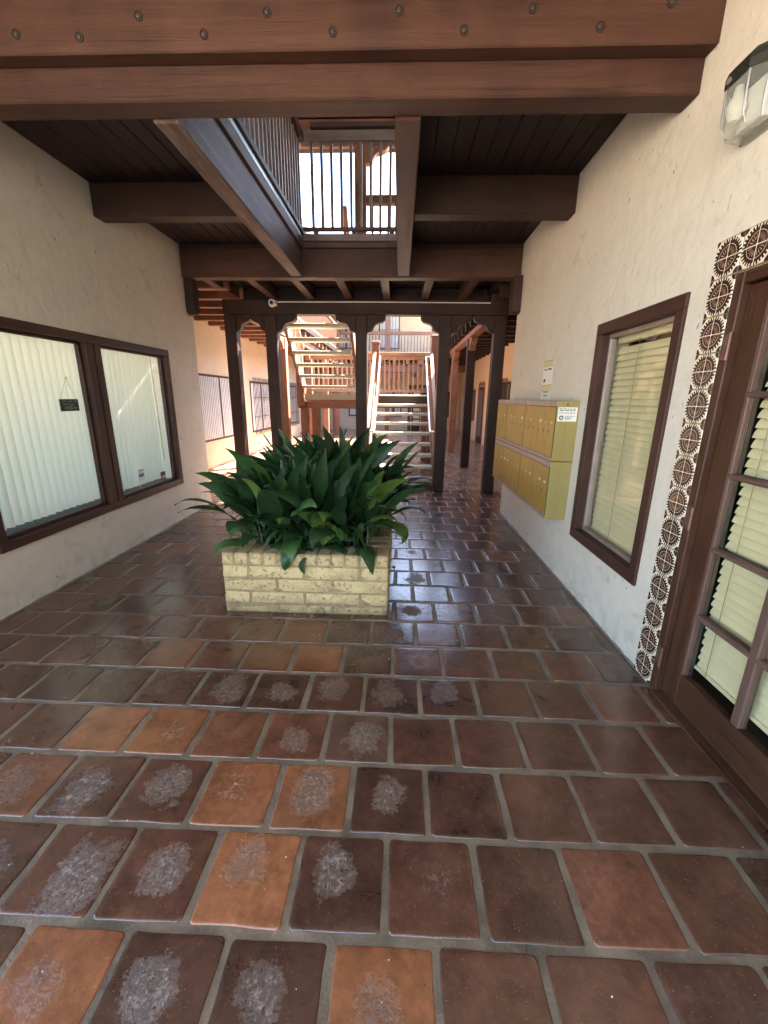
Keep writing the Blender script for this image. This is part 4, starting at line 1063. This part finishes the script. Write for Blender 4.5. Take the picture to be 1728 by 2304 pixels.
grille(rw, CRX, 17.0, 18.4, .75, 1.95, -1, True, False)
def tile_door(parent, xf, y0, y1, sgn, n=9):
    d = box('door', (xf - .03 * sgn, y0, 0), (xf + .02 * sgn, y1, 2.02), M['wood_door'], parent, .005)
    for a in range(3):
        for b_ in range(5):
            ya = y0 + .1 + a * (y1 - y0 - .2) / 3; box('pane', (xf + .021 * sgn, ya + .02, .25 + b_ * .34), (xf + .025 * sgn, ya + (y1 - y0 - .2) / 3 - .02, .25 + b_ * .34 + .30), M['darkroom'], d, 0)
    for k in range(13):
        for yy in (y0 - .085, y1 + .085): link('door_tile', dm, M['deco'], d, (xf + .004 * sgn, yy, TS * (k + .5)))
    for k in range(int((y1 - y0) / TS) + 1): link('door_tile', dm, M['deco'], d, (xf + .004 * sgn, y0 + TS * (k + .4), 2.12))
tile_door(rw, CRX, 15.3, 16.25, -1)
tile_door(rw, CRX, 13.4, 14.3, -1)
box('vent', (CRX - .02, 14.1, 2.44), (CRX - .001, 14.35, 2.58), M['pinkmetal'], rw, .004)
for s, xw, xb, lab1, lab2 in ((1, CLX, -2.745, 'left', 'sunlit'), (-1, CRX, 1.585, 'right', 'shaded')):
    rfw = thing('walkway_roof', 'timber %s walkway roof of close rafters on the %s of the courtyard' % (lab2, lab1), 'roof', ((xw + xb) / 2, 13, 3.1))
    zb = 3.10 if s == 1 else 3.02
    box('deck', (xw, 6.1, zb + .17), (xb + .25 * s, FY, zb + .30), M['wood_board'], rfw, 0)
    for k in range(24):
        y = 6.55 + k * .64
        box('rafter', (xw + .002 * s, y, zb), (xb + .20 * s, y + .115, zb + .168), M['wood_court'] if s == 1 else M['wood_dark'], rfw, .004)  # sun and shade put into the rafter colour, paler left, dark right
    o = box('walkway_beam', (xb - .09, 7.45, 2.91 if s == -1 else 2.93), (xb + .09, FY - 1.7, zb - .002), M['wood_court'], None, .008); tag(o, 'long timber beam over the %s walkway posts' % lab1, 'beam')
    for k, y in enumerate((10.1, 12.92, 15.72, 18.52)):
        p = thing('walkway_post', '%s post of the %s walkway, counting away from the carved posts' % (('first', 'second', 'third', 'fourth')[k], lab1), 'post', (xb, y, 0), 'posts of the %s walkway' % lab1)
        box('shaft', (xb - .095, y - .09, 0), (xb + .095, y + .09, 2.905), M['wood_dark'] if (s == -1 and k == 0) else M['wood_court'], p, .008)
        for d_ in (-1, 1):
            pts = [(d_ * (.091 + u * .9), v) for u, v in BR]
            prism('bracket', pts, 'x', -.07, .07, M['wood_court']['y'], p, (xb, y, 2.903), .004)
    if s == -1: continue
    wr = thing('wing_roof', 'flat roof edge above the upper %s walkway' % lab1, 'roof', ((xw + xb) / 2, 13, 5.6))
    box('eave_slab', (xw - 1.0 * s, 8.1, 5.47), (xb + .35 * s, FY + 1.6, 5.66), M['wood_dark'], wr, .01)
    ug = thing('upper_walkway_railing', 'upper storey railing above the %s walkway' % lab1, 'railing', (xb, 13, 3.5))
    box('top_rail', (xb - .05, 7.5, 4.45), (xb + .05, FY - 1.7, 4.53), M['wood_court'], ug, .005); box('bottom_rail', (xb - .03, 7.5, 3.56), (xb + .03, FY - 1.7, 3.62), M['wood_court'], ug, .005)
    for k in range(80): box('baluster', (xb - .018, 7.6 + k * .15, 3.62), (xb + .018, 7.635 + k * .15, 4.45), M['wood_court'], ug, 0)

# ------------------------------------------------------------------ far building
fb = thing('far_building', 'two-storey stucco building closing the far end of the courtyard', 'building', (0, FY, 0))
wall_panel('wall', FY, FY + .25, [CLX - .2, CRX + .2], [0, 6.2], [], M['stucco_bounce'], fb, (0, 0, 0), 'y')
def fwin(x0, x1, z0, z1, bars, mat):
    w_ = box('window', (x0, FY - .02, z0), (x1, FY + .02, z1), M['wood_frame'], fb, .004)
    n = 2 if x1 - x0 > .7 else 1
    for k in range(n):
        a = x0 + k * (x1 - x0) / n; box('pane', (a + .05, FY - .026, z0 + .05), (a + (x1 - x0) / n - .05, FY - .021, z1 - .05), mat, w_, 0)
    if bars:
        k = x0
        while k < x1 + .01: box('bar', (k - .008, FY - .12, z0 - .05), (k + .008, FY - .105, z1 + .08), M['iron'], w_, 0); k += .16
        for z in (z0, (z0 + z1) / 2, z1): box('cross_bar', (x0 - .04, FY - .122, z - .01), (x1 + .04, FY - .103, z + .01), M['iron'], w_, 0)
fwin(-.75, .05, .7, 1.95, True, M['curtain']); fwin(-2.6, -1.7, .7, 1.95, True, M['curtain']); fwin(-1.1, -.1, 3.9, 5.6, True, M['curtain']); fwin(2.0, 2.6, .7, 1.9, True, M['darkroom'])
fwin(1.45, 2.3, 3.9, 5.6, True, M['darkroom']); fwin(-3.2, -2.2, 3.9, 5.6, True, M['curtain'])
d = box('door', (.58, FY - .02, 0), (1.02, FY + .02, 2.03), M['wood_door'], fb, .004)
for k in range(5): box('pane', (.66, FY - .026, .25 + k * .35), (.98, FY - .021, .54 + k * .35), M['blind_h'], d, 0)
d2 = box('doorway', (1.06, FY - .02, 0), (1.95, FY + .02, 2.03), M['black'], fb, 0)  # black slab painted in for the dark inside the opening
for k in range(13): link('door_tile', boxmesh(TS - .004, .012, TS - .004, .002, 'deco_y'), M['slate'], d, (.46, FY - .004, TS * (k + .5)))
for k in range(10): link('door_tile', boxmesh(TS - .004, .012, TS - .004, .002, 'deco_y'), M['slate'], d, (.46 + k * TS, FY - .004, TS * 13))
box('louvre', (.52, FY - .03, 2.62), (.74, FY - .002, 2.76), M['iron'], fb, .004)
BYF = FY - 1.6
box('balcony_deck', (CLX, BYF, 3.30), (CRX, FY - .002, 3.45), M['wood_board'], fb, 0)
box('balcony_beam', (CLX, BYF - .02, 2.75), (CRX, BYF + .16, 3.05), M['wood_court'], fb, .006)
for k in range(12): box('joist_end', (CLX + .3 + k * .6, BYF - .25, 3.06), (CLX + .45 + k * .6, BYF + .3, 3.29), M['wood_court'], fb, .004)
brl = box('balcony_rail', (CLX, BYF - .02, 4.33), (CRX, BYF + .08, 4.47), M['wood_court'], fb, .005); box('balcony_rail', (CLX, BYF, 3.53), (CRX, BYF + .06, 3.60), M['wood_court'], fb, .005)
for k in range(50): box('balcony_baluster', (CLX + .05 + k * .145, BYF + .01, 3.60), (CLX + .09 + k * .145, BYF + .05, 4.33), M['wood_court'], fb, 0)
for x in (-3.1, -.62, 1.75):
    c_ = box('column', (x - .1, BYF + .02, 0), (x + .1, BYF + .2, 2.749), M['wood_court'], fb, .008); box('column', (x - .1, BYF + .02, 3.46), (x + .1, BYF + .2, 5.6), M['wood_court'], fb, .008)
    for s in (-1, 1): prism('bracket', [(s * (.101 + u * 1.3), v * 1.3) for u, v in BR], 'y', -.06, .06, M['wood_court'], c_, (x, BYF + .10, 2.748), .004)
box('roof', (CLX - .5, BYF - .5, 5.85), (CRX + .5, FY + 3, 6.05), M['wood_dark'], fb, .01)
rt_ = box('tiled_roof', (CLX - .5, BYF - .5, 6.06), (CRX + .5, FY + 3, 6.2), M['clay'], fb, .02)

# ------------------------------------------------------------------ small things on the floor
def bead(parent, x, y0, y1, sgn):
    n = 60; V = []; F = []; rn = random.Random(int(x * 100) + 5)
    for i in range(n + 1):
        y = y0 + (y1 - y0) * i / n; w_ = .014 + rn.uniform(-.005, .008); h_ = .010 + rn.uniform(-.004, .006)
        V += [(x + .003 * -sgn, y, h_ + .004), (x + w_ * sgn, y, .002), (x + .003 * -sgn, y, -.005)]
    for i in range(n):
        a = i * 3; F += [[a, a + 1, a + 4, a + 3], [a + 1, a + 2, a + 5, a + 4]]
    o = meshobj('mortar_bead', V, F, M['grout'], parent, wloc(parent)); o.location = -wloc(parent)
walls = [o for o in bpy.data.objects if o.name.startswith('stucco_wall')]
for w0 in walls:
    if w0.location.x > 0: bead(w0, RW, 2.28, 5.9, -1)
    else: bead(w0, LW, 1.4, 6.07, 1)
fr_ = random.Random(9)
for x, y, rz, lab in ((.10, 3.40, .4, 'fallen dry leaf on the wet tiles right of the planter'), (-.02, 3.74, 1.9, 'small curled dead leaf against the right side of the planter')):
    me = leaf_mesh(.13, .05, .5, .02, .4, 77, .6); me.materials.clear(); 
    o = link('fallen_leaf', me, M['soil'], None, (x, y, .012), (R(6), R(82), rz)); tag(o, lab, 'leaf')
V = []; F = []
for k in range(55):
    x = fr_.uniform(-2.2, 1.4); y = fr_.uniform(.7, 3.6); s_ = fr_.uniform(.0010, .0024); st_ = len(V)
    if PX0 - .01 < x < PX1 + .01 and y > PY0 - .01: continue
    for q in ((-1, -1, 0), (1, -.8, 0), (.9, 1, 0), (-1, .9, 0), (.1, 0, 1.4)): V.append((x + q[0] * s_ * fr_.uniform(.7, 1.5), y + q[1] * s_, .001 + q[2] * s_))
    F += [[st_, st_ + 1, st_ + 4], [st_ + 1, st_ + 2, st_ + 4], [st_ + 2, st_ + 3, st_ + 4], [st_ + 3, st_, st_ + 4]]
o = meshobj('floor_grit', V, F, M['paper']); o['kind'] = 'stuff'; o['label'] = 'white crumbs of grit scattered over the tiles'; o['category'] = 'grit'
